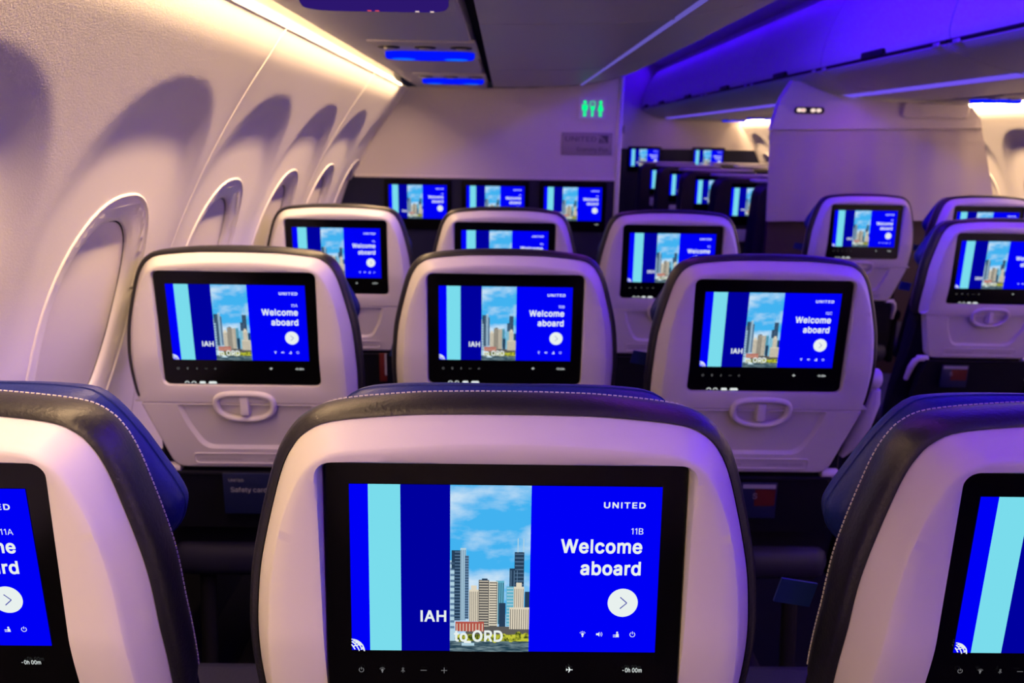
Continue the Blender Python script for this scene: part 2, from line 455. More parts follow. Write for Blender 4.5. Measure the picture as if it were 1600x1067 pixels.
# letter outlines: advance, then closed contours as x, y, x, y ... in thousandths
GLYPHS = {
    '-': (453, [[337, 244, 337, 188, 114, 188, 114, 244]]),
    '0': (453, [[227, -7, 191, -3, 158, 7, 130, 24, 105, 48, 85, 77, 69, 113, 57, 155, 50, 202, 48, 254, 50, 306, 57, 353, 69, 395, 85, 431, 106, 461, 130, 484, 159, 502, 191, 512, 227, 516, 262, 512, 295, 502, 323, 484, 348, 461, 368, 431, 384, 395, 396, 353, 403, 306, 405, 254, 403, 202, 396, 155, 384, 113, 368, 77, 348, 48, 323, 24, 295, 7, 263, -3], [227, 50, 250, 52, 271, 60, 290, 74, 306, 92, 320, 116, 330, 144, 338, 176, 342, 213, 344, 254, 342, 295, 338, 332, 330, 365, 320, 393, 306, 416, 290, 435, 271, 449, 250, 457, 227, 460, 203, 457, 182, 449, 163, 435, 147, 416, 134, 393, 123, 365, 115, 332, 111, 295, 109, 254, 111, 213, 115, 176, 123, 144, 134, 116, 147, 92, 163, 74, 182, 60, 203, 52]]),
    '1': (300, [[165, 0, 165, 430, 70, 372, 70, 440, 175, 509, 229, 509, 229, 0]]),
    '2': (453, [[64, 0, 64, 47, 234, 229, 252, 248, 268, 266, 282, 282, 294, 298, 303, 312, 311, 327, 316, 341, 319, 356, 320, 371, 319, 389, 315, 405, 308, 419, 298, 431, 287, 441, 273, 449, 258, 455, 241, 458, 224, 460, 205, 458, 188, 454, 172, 447, 159, 438, 148, 427, 139, 413, 132, 398, 128, 381, 127, 362, 66, 362, 68, 391, 75, 418, 86, 442, 102, 464, 121, 482, 143, 496, 168, 507, 196, 513, 225, 516, 254, 513, 281, 507, 306, 497, 328, 482, 346, 465, 361, 445, 372, 423, 379, 398, 381, 372, 380, 354, 377, 336, 371, 318, 363, 299, 351, 280, 336, 259, 317, 235, 294, 209, 267, 180, 153, 60, 153, 57, 389, 57, 389, 0]]),
    '3': (453, [[218, -7, 188, -5, 159, 1, 133, 10, 108, 22, 88, 38, 70, 57, 57, 79, 48, 104, 44, 132, 109, 132, 112, 115, 118, 100, 126, 87, 137, 76, 150, 66, 165, 59, 182, 54, 200, 51, 219, 50, 239, 51, 258, 55, 275, 61, 291, 69, 304, 80, 315, 93, 323, 108, 328, 125, 329, 145, 328, 163, 323, 180, 316, 196, 306, 211, 292, 223, 275, 234, 254, 241, 229, 246, 201, 248, 157, 248, 157, 299, 288, 448, 288, 452, 70, 452, 70, 509, 372, 509, 372, 461, 211, 278, 211, 289, 247, 290, 279, 286, 308, 276, 333, 262, 354, 244, 371, 222, 383, 198, 391, 173, 393, 145, 390, 116, 383, 90, 370, 66, 354, 45, 333, 27, 309, 12, 281, 2, 251, -5]]),
    '4': (453, [[40, 105, 40, 158, 247, 509, 311, 509, 109, 166, 109, 163, 413, 163, 413, 105], [282, 0, 282, 121, 282, 146, 282, 318, 343, 318, 343, 0]]),
    '5': (453, [[221, -7, 192, -5, 165, 1, 140, 11, 118, 25, 99, 41, 83, 60, 71, 82, 63, 105, 60, 130, 122, 130, 125, 115, 130, 102, 138, 89, 148, 78, 160, 68, 173, 60, 188, 54, 204, 51, 221, 50, 241, 51, 259, 56, 276, 64, 291, 75, 304, 89, 314, 104, 322, 122, 326, 141, 328, 162, 326, 183, 321, 203, 314, 221, 303, 237, 290, 251, 275, 262, 257, 270, 238, 275, 218, 277, 201, 276, 184, 273, 167, 268, 152, 262, 139, 255, 128, 246, 67, 253, 96, 509, 366, 509, 366, 452, 151, 452, 134, 301, 136, 301, 148, 311, 162, 318, 178, 325, 194, 330, 212, 333, 229, 334, 252, 332, 274, 328, 294, 321, 313, 311, 330, 299, 345, 285, 358, 269, 370, 251, 379, 231, 386, 210, 390, 187, 391, 163, 388, 132, 381, 102, 369, 76, 352, 52, 332, 32, 309, 15, 282, 3, 253, -4]]),
    '6': (453, [[226, -7, 196, -4, 168, 3, 142, 15, 119, 31, 100, 51, 84, 74, 73, 101, 66, 130, 64, 162, 65, 187, 71, 212, 80, 239, 93, 268, 112, 302, 137, 340, 252, 509, 322, 509, 151, 261, 145, 261, 151, 270, 157, 279, 165, 288, 174, 295, 184, 302, 196, 307, 208, 311, 221, 313, 235, 314, 265, 312, 291, 305, 316, 295, 337, 280, 355, 262, 370, 240, 380, 215, 387, 187, 389, 157, 387, 127, 379, 98, 368, 73, 352, 50, 333, 30, 310, 14, 284, 3, 257, -4], [226, 48, 245, 50, 263, 55, 279, 63, 293, 73, 304, 86, 314, 101, 322, 119, 326, 137, 327, 157, 326, 178, 322, 196, 314, 213, 304, 228, 293, 241, 279, 251, 263, 259, 245, 264, 226, 265, 207, 264, 190, 259, 174, 252, 160, 241, 148, 229, 138, 214, 131, 197, 126, 179, 125, 158, 126, 138, 131, 119, 138, 102, 148, 86, 160, 73, 174, 63, 190, 55, 207, 50]]),
    '7': (453, [[97, 0, 323, 448, 323, 452, 62, 452, 62, 509, 391, 509, 391, 449, 165, 0]]),
    '8': (453, [[226, -7, 193, -5, 163, 1, 136, 11, 111, 25, 91, 42, 74, 62, 62, 84, 54, 109, 52, 135, 53, 156, 58, 176, 65, 195, 75, 212, 87, 228, 101, 241, 117, 252, 134, 260, 153, 265, 153, 267, 129, 276, 109, 289, 93, 308, 80, 330, 73, 354, 70, 380, 73, 405, 79, 429, 90, 450, 106, 469, 124, 485, 146, 498, 170, 508, 197, 514, 226, 516, 255, 514, 282, 508, 306, 498, 328, 485, 346, 469, 361, 450, 373, 429, 379, 405, 382, 380, 379, 354, 372, 330, 359, 308, 343, 289, 323, 276, 300, 267, 300, 265, 319, 260, 335, 252, 351, 241, 365, 228, 377, 212, 387, 195, 395, 176, 399, 156, 401, 135, 398, 109, 391, 84, 378, 62, 362, 42, 341, 25, 317, 11, 289, 1, 259, -5], [226, 49, 248, 50, 267, 54, 285, 60, 300, 69, 313, 79, 323, 91, 331, 106, 335, 121, 337, 139, 335, 157, 330, 173, 322, 189, 312, 202, 298, 213, 283, 223, 265, 230, 247, 234, 226, 235, 206, 234, 187, 230, 169, 223, 154, 213, 140, 202, 130, 189, 122, 173, 117, 157, 115, 139, 117, 121, 121, 106, 129, 91, 139, 79, 152, 69, 167, 60, 185, 54, 205, 50], [226, 290, 244, 291, 260, 294, 274, 300, 287, 308, 298, 318, 307, 330, 314, 344, 318, 359, 319, 376, 318, 392, 314, 407, 308, 420, 299, 432, 288, 442, 275, 449, 260, 455, 244, 459, 226, 460, 208, 459, 192, 455, 177, 449, 164, 442, 153, 432, 145, 420, 138, 407, 134, 392, 133, 376, 134, 359, 138, 344, 145, 330, 154, 318, 165, 308, 178, 300, 193, 294, 209, 291]]),
    '9': (453, [[226, 516, 256, 513, 285, 506, 310, 494, 333, 478, 352, 458, 368, 434, 380, 408, 387, 378, 389, 347, 387, 322, 382, 296, 373, 270, 359, 240, 340, 207, 315, 168, 200, 0, 130, 0, 301, 248, 307, 248, 302, 238, 295, 229, 287, 221, 278, 214, 268, 207, 257, 202, 245, 198, 232, 195, 218, 195, 188, 197, 161, 203, 137, 214, 116, 229, 98, 247, 83, 269, 72, 294, 66, 321, 64, 352, 66, 382, 73, 411, 85, 436, 101, 459, 120, 479, 143, 494, 168, 506, 196, 513], [226, 460, 207, 459, 190, 454, 174, 446, 160, 435, 148, 423, 138, 407, 131, 390, 127, 372, 125, 352, 127, 331, 131, 313, 138, 295, 148, 280, 160, 268, 174, 257, 190, 250, 207, 245, 226, 243, 245, 245, 263, 249, 279, 257, 293, 267, 305, 280, 314, 295, 322, 312, 326, 330, 327, 350, 326, 371, 322, 390, 314, 407, 305, 422, 293, 435, 279, 446, 263, 454, 245, 459]]),
    'A': (480, [[16, 0, 201, 509, 276, 509, 463, 0, 395, 0, 287, 302, 280, 323, 272, 346, 264, 372, 255, 402, 244, 438, 232, 478, 245, 478, 233, 437, 222, 402, 213, 371, 204, 345, 197, 322, 191, 302, 85, 0], [110, 142, 110, 199, 370, 199, 370, 142]]),
    'B': (456, [[60, 0, 60, 509, 241, 509, 274, 507, 304, 501, 329, 491, 350, 477, 367, 461, 381, 442, 390, 421, 396, 398, 398, 374, 397, 353, 393, 336, 387, 320, 378, 307, 368, 295, 356, 286, 343, 278, 329, 272, 315, 267, 315, 262, 331, 260, 347, 254, 363, 245, 378, 234, 391, 220, 402, 203, 411, 184, 416, 161, 418, 136, 416, 111, 410, 88, 400, 67, 386, 48, 368, 31, 344, 18, 317, 8, 284, 2, 247, 0], [125, 57, 245, 57, 281, 60, 309, 67, 330, 80, 344, 96, 353, 115, 355, 137, 354, 153, 350, 169, 342, 184, 333, 197, 320, 209, 306, 218, 289, 225, 269, 229, 248, 231, 125, 231], [125, 285, 238, 285, 256, 287, 273, 290, 288, 296, 302, 304, 314, 314, 323, 326, 330, 340, 335, 355, 336, 372, 333, 393, 326, 412, 313, 429, 294, 442, 270, 449, 240, 452, 125, 452]]),
    'C': (510, [[267, -7, 225, -3, 186, 7, 150, 25, 119, 49, 92, 79, 70, 115, 53, 157, 44, 203, 40, 254, 44, 305, 53, 352, 70, 393, 92, 429, 119, 459, 150, 484, 186, 501, 225, 512, 267, 516, 293, 514, 317, 511, 340, 504, 362, 496, 383, 485, 402, 471, 419, 456, 435, 438, 448, 418, 459, 397, 467, 373, 473, 348, 408, 348, 404, 365, 397, 380, 389, 395, 380, 407, 369, 418, 357, 428, 344, 437, 330, 444, 315, 449, 300, 453, 284, 455, 267, 456, 237, 453, 209, 445, 184, 432, 161, 414, 141, 391, 125, 364, 113, 332, 106, 295, 103, 254, 106, 213, 113, 177, 125, 145, 141, 117, 161, 94, 184, 76, 210, 63, 237, 56, 267, 53, 284, 54, 300, 56, 315, 60, 330, 65, 344, 72, 357, 81, 369, 90, 380, 102, 389, 114, 397, 128, 404, 144, 408, 160, 473, 160, 467, 135, 459, 112, 448, 91, 435, 71, 420, 53, 402, 38, 383, 24, 363, 13, 341, 5, 317, -2, 293, -6]]),
    'D': (502, [[219, 0, 96, 0, 96, 57, 215, 57, 254, 60, 288, 68, 318, 81, 343, 99, 363, 122, 379, 149, 390, 181, 397, 216, 399, 255, 397, 294, 390, 329, 379, 361, 364, 388, 344, 410, 320, 428, 291, 441, 258, 449, 221, 452, 93, 452, 93, 509, 225, 509, 273, 505, 315, 495, 353, 478, 385, 455, 412, 426, 433, 391, 449, 351, 458, 306, 462, 255, 458, 205, 449, 159, 433, 119, 411, 83, 384, 54, 351, 31, 312, 14, 268, 3], [125, 509, 125, 0, 60, 0, 60, 509]]),
    'E': (419, [[60, 0, 60, 509, 372, 509, 372, 452, 125, 452, 125, 286, 355, 286, 355, 229, 125, 229, 125, 57, 375, 57, 375, 0]]),
    'F': (410, [[60, 0, 60, 509, 369, 509, 369, 452, 125, 452, 125, 278, 346, 278, 346, 221, 125, 221, 125, 0]]),
    'H': (517, [[60, 0, 60, 509, 125, 509, 125, 289, 392, 289, 392, 509, 457, 509, 457, 0, 392, 0, 392, 232, 125, 232, 125, 0]]),
    'I': (185, [[60, 0, 60, 509, 125, 509, 125, 0]]),
    'L': (393, [[60, 0, 60, 509, 125, 509, 125, 57, 361, 57, 361, 0]]),
    'N': (523, [[60, 0, 60, 509, 136, 509, 343, 183, 349, 174, 355, 163, 363, 151, 371, 137, 379, 122, 388, 107, 396, 90, 405, 73, 414, 55, 405, 54, 403, 72, 402, 90, 401, 108, 400, 126, 399, 142, 399, 157, 399, 195, 399, 509, 463, 509, 463, 0, 387, 0, 202, 290, 177, 331, 168, 346, 159, 363, 148, 381, 108, 452, 119, 454, 122, 384, 124, 328, 125, 291, 125, 0]]),
    'O': (533, [[267, -7, 225, -3, 186, 7, 150, 25, 119, 49, 92, 79, 70, 115, 53, 157, 44, 203, 40, 254, 44, 305, 53, 352, 70, 393, 92, 429, 119, 459, 150, 484, 186, 501, 225, 512, 267, 516, 309, 512, 348, 501, 384, 484, 415, 459, 442, 429, 464, 393, 480, 352, 490, 305, 493, 254, 490, 203, 480, 157, 464, 115, 442, 79, 415, 49, 384, 25, 348, 7, 309, -3], [267, 53, 296, 55, 324, 63, 349, 76, 372, 94, 392, 116, 408, 144, 420, 176, 428, 213, 430, 254, 428, 295, 420, 332, 408, 365, 392, 392, 372, 415, 349, 433, 324, 446, 296, 453, 267, 456, 237, 453, 210, 445, 184, 433, 161, 415, 142, 392, 125, 364, 113, 332, 106, 295, 103, 254, 106, 213, 113, 176, 125, 144, 142, 117, 161, 94, 184, 76, 210, 63, 237, 55]]),
    'P': (445, [[60, 0, 60, 509, 235, 509, 272, 506, 305, 499, 332, 487, 356, 471, 375, 452, 390, 430, 400, 404, 407, 377, 409, 348, 407, 318, 400, 291, 390, 265, 375, 243, 356, 223, 332, 207, 305, 195, 272, 188, 235, 186, 109, 186, 109, 242, 233, 242, 257, 244, 279, 248, 297, 256, 312, 266, 324, 279, 333, 294, 339, 310, 343, 328, 344, 348, 343, 367, 339, 385, 333, 402, 324, 416, 312, 428, 297, 439, 279, 446, 257, 451, 232, 452, 125, 452, 125, 0]]),
    'R': (449, [[60, 0, 60, 509, 236, 509, 273, 506, 305, 500, 333, 489, 356, 473, 376, 455, 390, 433, 401, 408, 407, 381, 409, 352, 407, 323, 401, 296, 390, 271, 376, 250, 356, 232, 333, 217, 305, 206, 273, 200, 236, 198, 96, 198, 96, 255, 234, 255, 258, 256, 280, 260, 298, 267, 313, 276, 325, 287, 334, 300, 340, 316, 344, 333, 345, 352, 344, 371, 340, 389, 334, 405, 325, 419, 313, 430, 298, 440, 279, 446, 258, 451, 233, 452, 125, 452, 125, 0], [353, 0, 230, 229, 303, 229, 428, 0]]),
    'S': (447, [[224, -9, 188, -7, 156, -1, 128, 9, 102, 23, 81, 40, 64, 60, 51, 83, 42, 109, 38, 137, 104, 137, 108, 118, 114, 102, 123, 88, 136, 76, 150, 66, 166, 59, 185, 53, 204, 50, 224, 49, 246, 50, 267, 54, 286, 60, 303, 69, 317, 79, 329, 92, 338, 106, 344, 122, 346, 139, 344, 154, 340, 168, 332, 179, 322, 189, 310, 197, 296, 205, 280, 211, 263, 217, 245, 222, 184, 239, 145, 253, 112, 269, 86, 289, 67, 313, 56, 341, 52, 372, 54, 400, 62, 425, 75, 448, 92, 468, 113, 484, 138, 498, 165, 508, 195, 514, 227, 516, 259, 514, 289, 508, 316, 498, 340, 484, 360, 468, 377, 449, 390, 427, 398, 403, 401, 378, 337, 378, 332, 402, 320, 421, 302, 437, 280, 449, 254, 456, 225, 459, 204, 457, 185, 454, 167, 448, 152, 440, 139, 430, 129, 418, 121, 405, 117, 391, 115, 376, 117, 359, 122, 345, 131, 334, 142, 324, 155, 315, 169, 308, 184, 302, 198, 297, 212, 293, 264, 279, 279, 275, 295, 270, 312, 264, 328, 256, 344, 248, 359, 238, 372, 226, 384, 213, 395, 198, 402, 180, 407, 161, 408, 139, 406, 112, 399, 87, 386, 64, 370, 43, 349, 25, 323, 11, 294, 0, 261, -7]]),
    'T': (449, [[32, 452, 32, 509, 417, 509, 417, 452, 257, 452, 257, 0, 193, 0, 193, 452]]),
    'U': (517, [[259, -8, 220, -6, 186, 2, 154, 15, 126, 33, 103, 55, 85, 80, 71, 108, 63, 140, 60, 173, 60, 509, 124, 509, 124, 178, 126, 155, 132, 133, 141, 113, 153, 95, 169, 80, 187, 68, 208, 59, 232, 53, 259, 52, 285, 53, 309, 59, 331, 68, 349, 80, 364, 95, 377, 113, 385, 133, 391, 155, 393, 178, 393, 509, 457, 509, 457, 173, 454, 140, 446, 108, 433, 80, 414, 55, 391, 33, 363, 15, 332, 2, 297, -6]]),
    'V': (480, [[204, 0, 16, 509, 84, 509, 192, 206, 199, 187, 207, 164, 215, 137, 225, 106, 236, 71, 248, 31, 235, 31, 247, 71, 257, 107, 267, 138, 276, 165, 283, 187, 290, 206, 395, 509, 463, 509, 278, 0]]),
    'W': (686, [[155, 0, 16, 509, 82, 509, 163, 196, 167, 179, 172, 162, 175, 145, 187, 94, 190, 76, 194, 58, 197, 40, 189, 40, 193, 58, 196, 76, 200, 94, 203, 111, 207, 128, 211, 145, 224, 196, 306, 509, 380, 509, 462, 196, 466, 179, 470, 162, 474, 145, 486, 94, 490, 76, 494, 58, 497, 40, 488, 40, 492, 58, 495, 76, 499, 94, 503, 111, 506, 128, 510, 145, 523, 196, 603, 509, 670, 509, 530, 0, 455, 0, 368, 323, 362, 345, 357, 368, 351, 391, 346, 417, 341, 445, 336, 475, 350, 475, 345, 446, 340, 420, 335, 395, 330, 371, 324, 347, 318, 323, 230, 0]]),
    'Y': (472, [[203, 0, 203, 208, 16, 509, 91, 509, 192, 344, 203, 327, 213, 309, 222, 292, 231, 274, 240, 254, 250, 230, 224, 230, 233, 254, 242, 275, 251, 293, 260, 310, 270, 327, 280, 344, 381, 509, 455, 509, 268, 208, 268, 0]]),
    'a': (389, [[160, -9, 137, -7, 115, -3, 94, 5, 76, 15, 60, 29, 48, 45, 38, 63, 32, 84, 30, 108, 32, 128, 36, 146, 43, 161, 53, 174, 64, 184, 78, 193, 92, 200, 108, 206, 125, 211, 143, 214, 161, 217, 178, 220, 234, 227, 247, 229, 257, 231, 265, 235, 271, 240, 274, 246, 276, 255, 276, 257, 275, 272, 272, 285, 267, 297, 260, 307, 251, 315, 240, 322, 227, 327, 212, 330, 196, 331, 178, 330, 163, 327, 149, 322, 137, 316, 127, 309, 118, 301, 110, 292, 104, 283, 100, 274, 41, 291, 51, 313, 64, 331, 79, 346, 95, 358, 114, 368, 133, 375, 153, 380, 173, 383, 194, 384, 208, 384, 223, 382, 239, 379, 255, 375, 271, 369, 286, 360, 300, 350, 312, 336, 322, 320, 330, 301, 335, 278, 337, 251, 337, 0, 277, 0, 277, 52, 272, 52, 267, 43, 260, 34, 252, 25, 242, 16, 229, 8, 215, 1, 199, -4, 181, -7], [170, 45, 192, 47, 211, 51, 228, 59, 242, 68, 254, 80, 263, 93, 270, 108, 274, 122, 276, 138, 276, 190, 272, 187, 267, 184, 259, 182, 251, 180, 241, 178, 231, 176, 200, 171, 175, 168, 161, 166, 147, 163, 134, 159, 122, 153, 112, 147, 103, 139, 97, 130, 93, 118, 92, 105, 93, 93, 96, 82, 102, 72, 109, 64, 119, 57, 130, 52, 142, 48, 156, 46]]),
    'b': (424, [[229, -8, 208, -7, 189, -3, 172, 4, 159, 12, 147, 21, 138, 31, 130, 41, 123, 50, 118, 59, 112, 59, 112, 0, 53, 0, 53, 509, 114, 509, 114, 319, 118, 319, 123, 327, 130, 336, 137, 346, 147, 355, 158, 364, 171, 373, 188, 379, 207, 383, 229, 384, 259, 382, 287, 374, 313, 361, 335, 342, 354, 320, 370, 293, 381, 261, 388, 227, 390, 189, 388, 151, 381, 116, 370, 84, 355, 57, 336, 34, 313, 16, 288, 3, 260, -6], [220, 47, 242, 49, 262, 55, 279, 66, 294, 80, 306, 97, 316, 117, 323, 139, 327, 163, 328, 189, 327, 215, 323, 239, 316, 261, 307, 281, 295, 298, 280, 311, 262, 322, 243, 328, 220, 330, 198, 328, 178, 322, 161, 312, 147, 299, 134, 282, 125, 263, 118, 241, 114, 216, 113, 189, 114, 162, 118, 138, 125, 115, 135, 95, 147, 78, 162, 65, 179, 55, 198, 49]]),
    'c': (396, [[207, -8, 174, -5, 144, 3, 117, 16, 93, 35, 72, 58, 56, 85, 44, 116, 37, 150, 34, 187, 37, 225, 44, 260, 56, 291, 72, 318, 93, 341, 117, 360, 144, 374, 174, 382, 207, 384, 226, 384, 243, 381, 260, 377, 276, 371, 291, 364, 305, 356, 318, 346, 330, 335, 340, 322, 349, 308, 356, 293, 362, 277, 303, 262, 300, 272, 295, 281, 290, 289, 284, 297, 278, 304, 270, 311, 261, 316, 252, 321, 242, 325, 231, 328, 220, 329, 207, 330, 184, 328, 163, 321, 145, 310, 130, 296, 118, 278, 108, 258, 102, 236, 98, 212, 96, 187, 98, 163, 102, 139, 108, 117, 118, 97, 130, 80, 145, 66, 163, 55, 184, 49, 207, 46, 220, 47, 232, 49, 243, 52, 253, 55, 262, 60, 271, 66, 279, 73, 285, 80, 292, 89, 297, 98, 301, 107, 304, 117, 363, 102, 357, 86, 350, 70, 341, 56, 331, 43, 319, 32, 306, 21, 292, 12, 277, 5, 261, -1, 244, -5, 226, -7]]),
    'd': (424, [[195, -8, 165, -6, 137, 3, 111, 16, 89, 34, 70, 57, 55, 84, 43, 116, 36, 151, 34, 189, 36, 227, 43, 261, 55, 293, 70, 320, 89, 342, 112, 361, 137, 374, 165, 382, 196, 384, 218, 383, 237, 379, 253, 373, 267, 364, 278, 355, 287, 346, 295, 336, 301, 327, 306, 319, 311, 319, 311, 509, 372, 509, 372, 0, 313, 0, 313, 59, 307, 59, 301, 50, 295, 41, 287, 31, 277, 21, 266, 12, 252, 4, 236, -3, 217, -7], [205, 47, 226, 49, 246, 55, 263, 65, 278, 78, 290, 95, 299, 115, 306, 138, 310, 162, 312, 189, 310, 216, 306, 241, 300, 263, 290, 282, 278, 299, 263, 312, 246, 322, 227, 328, 205, 330, 182, 328, 162, 322, 145, 311, 130, 298, 118, 281, 108, 261, 102, 239, 98, 215, 96, 189, 98, 163, 102, 139, 109, 117, 118, 97, 130, 80, 145, 66, 162, 55, 182, 49]]),
    'e': (404, [[212, -8, 177, -5, 145, 3, 117, 16, 92, 35, 72, 58, 56, 85, 44, 116, 37, 150, 34, 187, 36, 224, 44, 258, 55, 290, 71, 317, 91, 340, 115, 359, 142, 373, 172, 382, 205, 384, 226, 383, 246, 380, 266, 374, 285, 366, 303, 355, 319, 341, 334, 324, 347, 305, 357, 282, 365, 256, 370, 227, 371, 194, 371, 169, 75, 169, 75, 221, 338, 221, 310, 202, 308, 226, 304, 248, 298, 269, 288, 286, 277, 301, 263, 314, 246, 323, 227, 328, 205, 330, 183, 328, 164, 323, 146, 313, 131, 301, 119, 286, 109, 270, 102, 251, 97, 231, 96, 211, 96, 178, 98, 151, 102, 127, 110, 106, 121, 88, 135, 73, 151, 61, 169, 53, 190, 48, 212, 46, 227, 47, 241, 49, 254, 53, 265, 58, 276, 65, 285, 73, 294, 82, 300, 93, 306, 105, 365, 91, 358, 72, 348, 55, 335, 39, 320, 26, 302, 14, 283, 4, 261, -3, 237, -7]]),
    'f': (254, [[228, 379, 228, 327, 6, 327, 6, 379], [81, 0, 81, 432, 82, 452, 87, 470, 96, 486, 107, 499, 120, 510, 135, 519, 152, 525, 169, 529, 187, 530, 201, 530, 212, 529, 222, 527, 231, 525, 238, 523, 243, 521, 227, 468, 215, 472, 209, 473, 202, 474, 195, 474, 178, 472, 164, 468, 154, 460, 147, 449, 143, 435, 142, 419, 142, 0]]),
    'h': (410, [[114, 227, 114, 0, 53, 0, 53, 509, 114, 509, 114, 287, 102, 287, 116, 319, 132, 344, 152, 362, 175, 374, 200, 382, 227, 384, 252, 383, 275, 377, 295, 369, 313, 356, 328, 340, 341, 321, 350, 298, 355, 271, 357, 240, 357, 0, 296, 0, 296, 235, 293, 263, 286, 286, 273, 304, 256, 318, 235, 326, 210, 329, 192, 328, 176, 324, 161, 317, 147, 308, 136, 297, 126, 283, 119, 266, 115, 248]]),
    'l': (186, [[60, 0, 60, 509, 122, 509, 122, 0]]),
    'm': (610, [[53, 0, 53, 379, 112, 379, 112, 295, 108, 295, 114, 314, 122, 331, 132, 346, 144, 358, 158, 368, 172, 376, 187, 382, 203, 385, 219, 386, 245, 383, 268, 375, 287, 361, 303, 342, 314, 320, 321, 295, 312, 295, 318, 312, 326, 329, 337, 343, 350, 356, 364, 366, 381, 375, 398, 381, 417, 385, 437, 386, 458, 385, 478, 380, 497, 372, 514, 361, 529, 346, 541, 328, 550, 307, 555, 283, 557, 255, 557, 0, 496, 0, 496, 254, 493, 279, 485, 298, 473, 313, 456, 323, 438, 329, 419, 330, 402, 329, 387, 326, 374, 320, 363, 312, 353, 302, 345, 290, 340, 277, 336, 263, 335, 247, 335, 0, 274, 0, 274, 260, 272, 280, 265, 297, 253, 311, 238, 322, 220, 328, 199, 330, 185, 329, 171, 326, 158, 320, 145, 312, 135, 302, 126, 289, 119, 274, 115, 257, 114, 238, 114, 0]]),
    'n': (410, [[114, 227, 114, 0, 53, 0, 53, 379, 112, 379, 112, 287, 102, 287, 116, 319, 132, 344, 152, 362, 175, 374, 200, 382, 227, 384, 252, 383, 275, 377, 295, 369, 313, 356, 328, 340, 341, 321, 350, 298, 355, 271, 357, 240, 357, 0, 296, 0, 296, 235, 293, 263, 286, 286, 273, 304, 256, 318, 235, 326, 210, 329, 192, 328, 176, 324, 161, 317, 147, 308, 136, 297, 126, 283, 119, 266, 115, 248]]),
    'o': (415, [[207, -8, 174, -5, 144, 3, 117, 16, 93, 35, 72, 58, 56, 85, 44, 116, 37, 150, 34, 187, 37, 225, 44, 260, 56, 291, 72, 318, 93, 341, 117, 360, 144, 374, 174, 382, 207, 384, 241, 382, 271, 374, 299, 360, 323, 341, 343, 318, 359, 291, 371, 260, 379, 225, 381, 187, 379, 150, 371, 116, 359, 85, 343, 58, 323, 35, 299, 16, 271, 3, 241, -5], [207, 46, 231, 49, 252, 55, 270, 66, 285, 80, 298, 97, 307, 117, 314, 139, 318, 163, 319, 187, 318, 212, 314, 236, 307, 258, 298, 278, 285, 296, 270, 310, 252, 321, 231, 328, 207, 330, 184, 328, 163, 321, 145, 310, 130, 296, 118, 278, 108, 258, 102, 236, 98, 212, 96, 187, 98, 163, 102, 139, 108, 117, 118, 97, 130, 80, 145, 66, 163, 55, 184, 49]]),
    'r': (259, [[53, 0, 53, 379, 112, 379, 112, 321, 115, 321, 124, 339, 137, 354, 152, 367, 171, 377, 191, 383, 213, 385, 229, 384, 243, 384, 243, 322, 230, 324, 223, 325, 215, 326, 207, 326, 190, 324, 174, 321, 159, 315, 146, 306, 135, 296, 126, 284, 119, 269, 115, 254, 114, 237, 114, 0]]),
    's': (365, [[182, -8, 157, -7, 133, -3, 112, 3, 93, 12, 76, 24, 62, 38, 50, 54, 41, 73, 36, 94, 94, 107, 101, 87, 111, 72, 124, 60, 141, 52, 160, 47, 181, 45, 206, 47, 227, 53, 244, 62, 258, 74, 265, 88, 268, 103, 266, 115, 262, 126, 254, 136, 243, 144, 229, 150, 212, 155, 149, 170, 118, 180, 92, 192, 72, 208, 58, 227, 50, 249, 47, 274, 49, 295, 55, 314, 65, 332, 79, 347, 95, 360, 115, 370, 137, 378, 161, 383, 187, 384, 212, 383, 234, 379, 254, 372, 271, 363, 286, 352, 299, 339, 309, 324, 318, 308, 324, 290, 268, 277, 262, 291, 254, 304, 243, 316, 228, 325, 210, 331, 187, 333, 166, 331, 147, 326, 131, 317, 119, 305, 111, 292, 109, 277, 110, 264, 115, 253, 124, 243, 136, 235, 152, 229, 172, 223, 229, 209, 261, 200, 287, 187, 306, 171, 320, 153, 328, 131, 331, 107, 329, 85, 323, 65, 312, 47, 298, 31, 281, 18, 260, 6, 236, -2, 210, -7]]),
    't': (227, [[204, 379, 204, 327, 6, 327, 6, 379], [65, 471, 126, 471, 126, 98, 127, 83, 130, 70, 136, 61, 144, 55, 156, 51, 170, 50, 185, 51, 202, 54, 213, 2, 207, 0, 200, -2, 192, -3, 184, -3, 176, -4, 168, -4, 138, -1, 113, 7, 92, 21, 77, 41, 68, 64, 65, 93]]),
    'u': (410, [[182, -5, 158, -3, 135, 2, 115, 11, 97, 23, 82, 39, 69, 59, 60, 82, 54, 109, 53, 139, 53, 379, 114, 379, 114, 144, 116, 117, 124, 94, 137, 75, 154, 61, 175, 53, 200, 50, 218, 51, 234, 55, 249, 62, 263, 71, 274, 83, 283, 97, 290, 113, 295, 132, 296, 153, 296, 379, 357, 379, 357, 0, 298, 0, 298, 92, 307, 92, 294, 60, 277, 35, 257, 17, 234, 5, 209, -3]]),
    'y': (389, [[47, -139, 61, -86, 71, -87, 83, -89, 94, -90, 104, -89, 113, -86, 122, -81, 130, -74, 138, -64, 145, -51, 151, -36, 163, -1, 17, 379, 84, 379, 165, 155, 173, 132, 180, 109, 187, 87, 193, 64, 199, 42, 206, 21, 184, 21, 190, 42, 196, 64, 202, 87, 209, 110, 216, 132, 224, 155, 305, 379, 371, 379, 204, -58, 196, -77, 187, -93, 177, -107, 165, -119, 153, -128, 139, -136, 125, -141, 109, -144, 91, -145, 82, -145, 73, -144, 65, -143, 57, -142, 52, -140]]),
}
_GL = {}
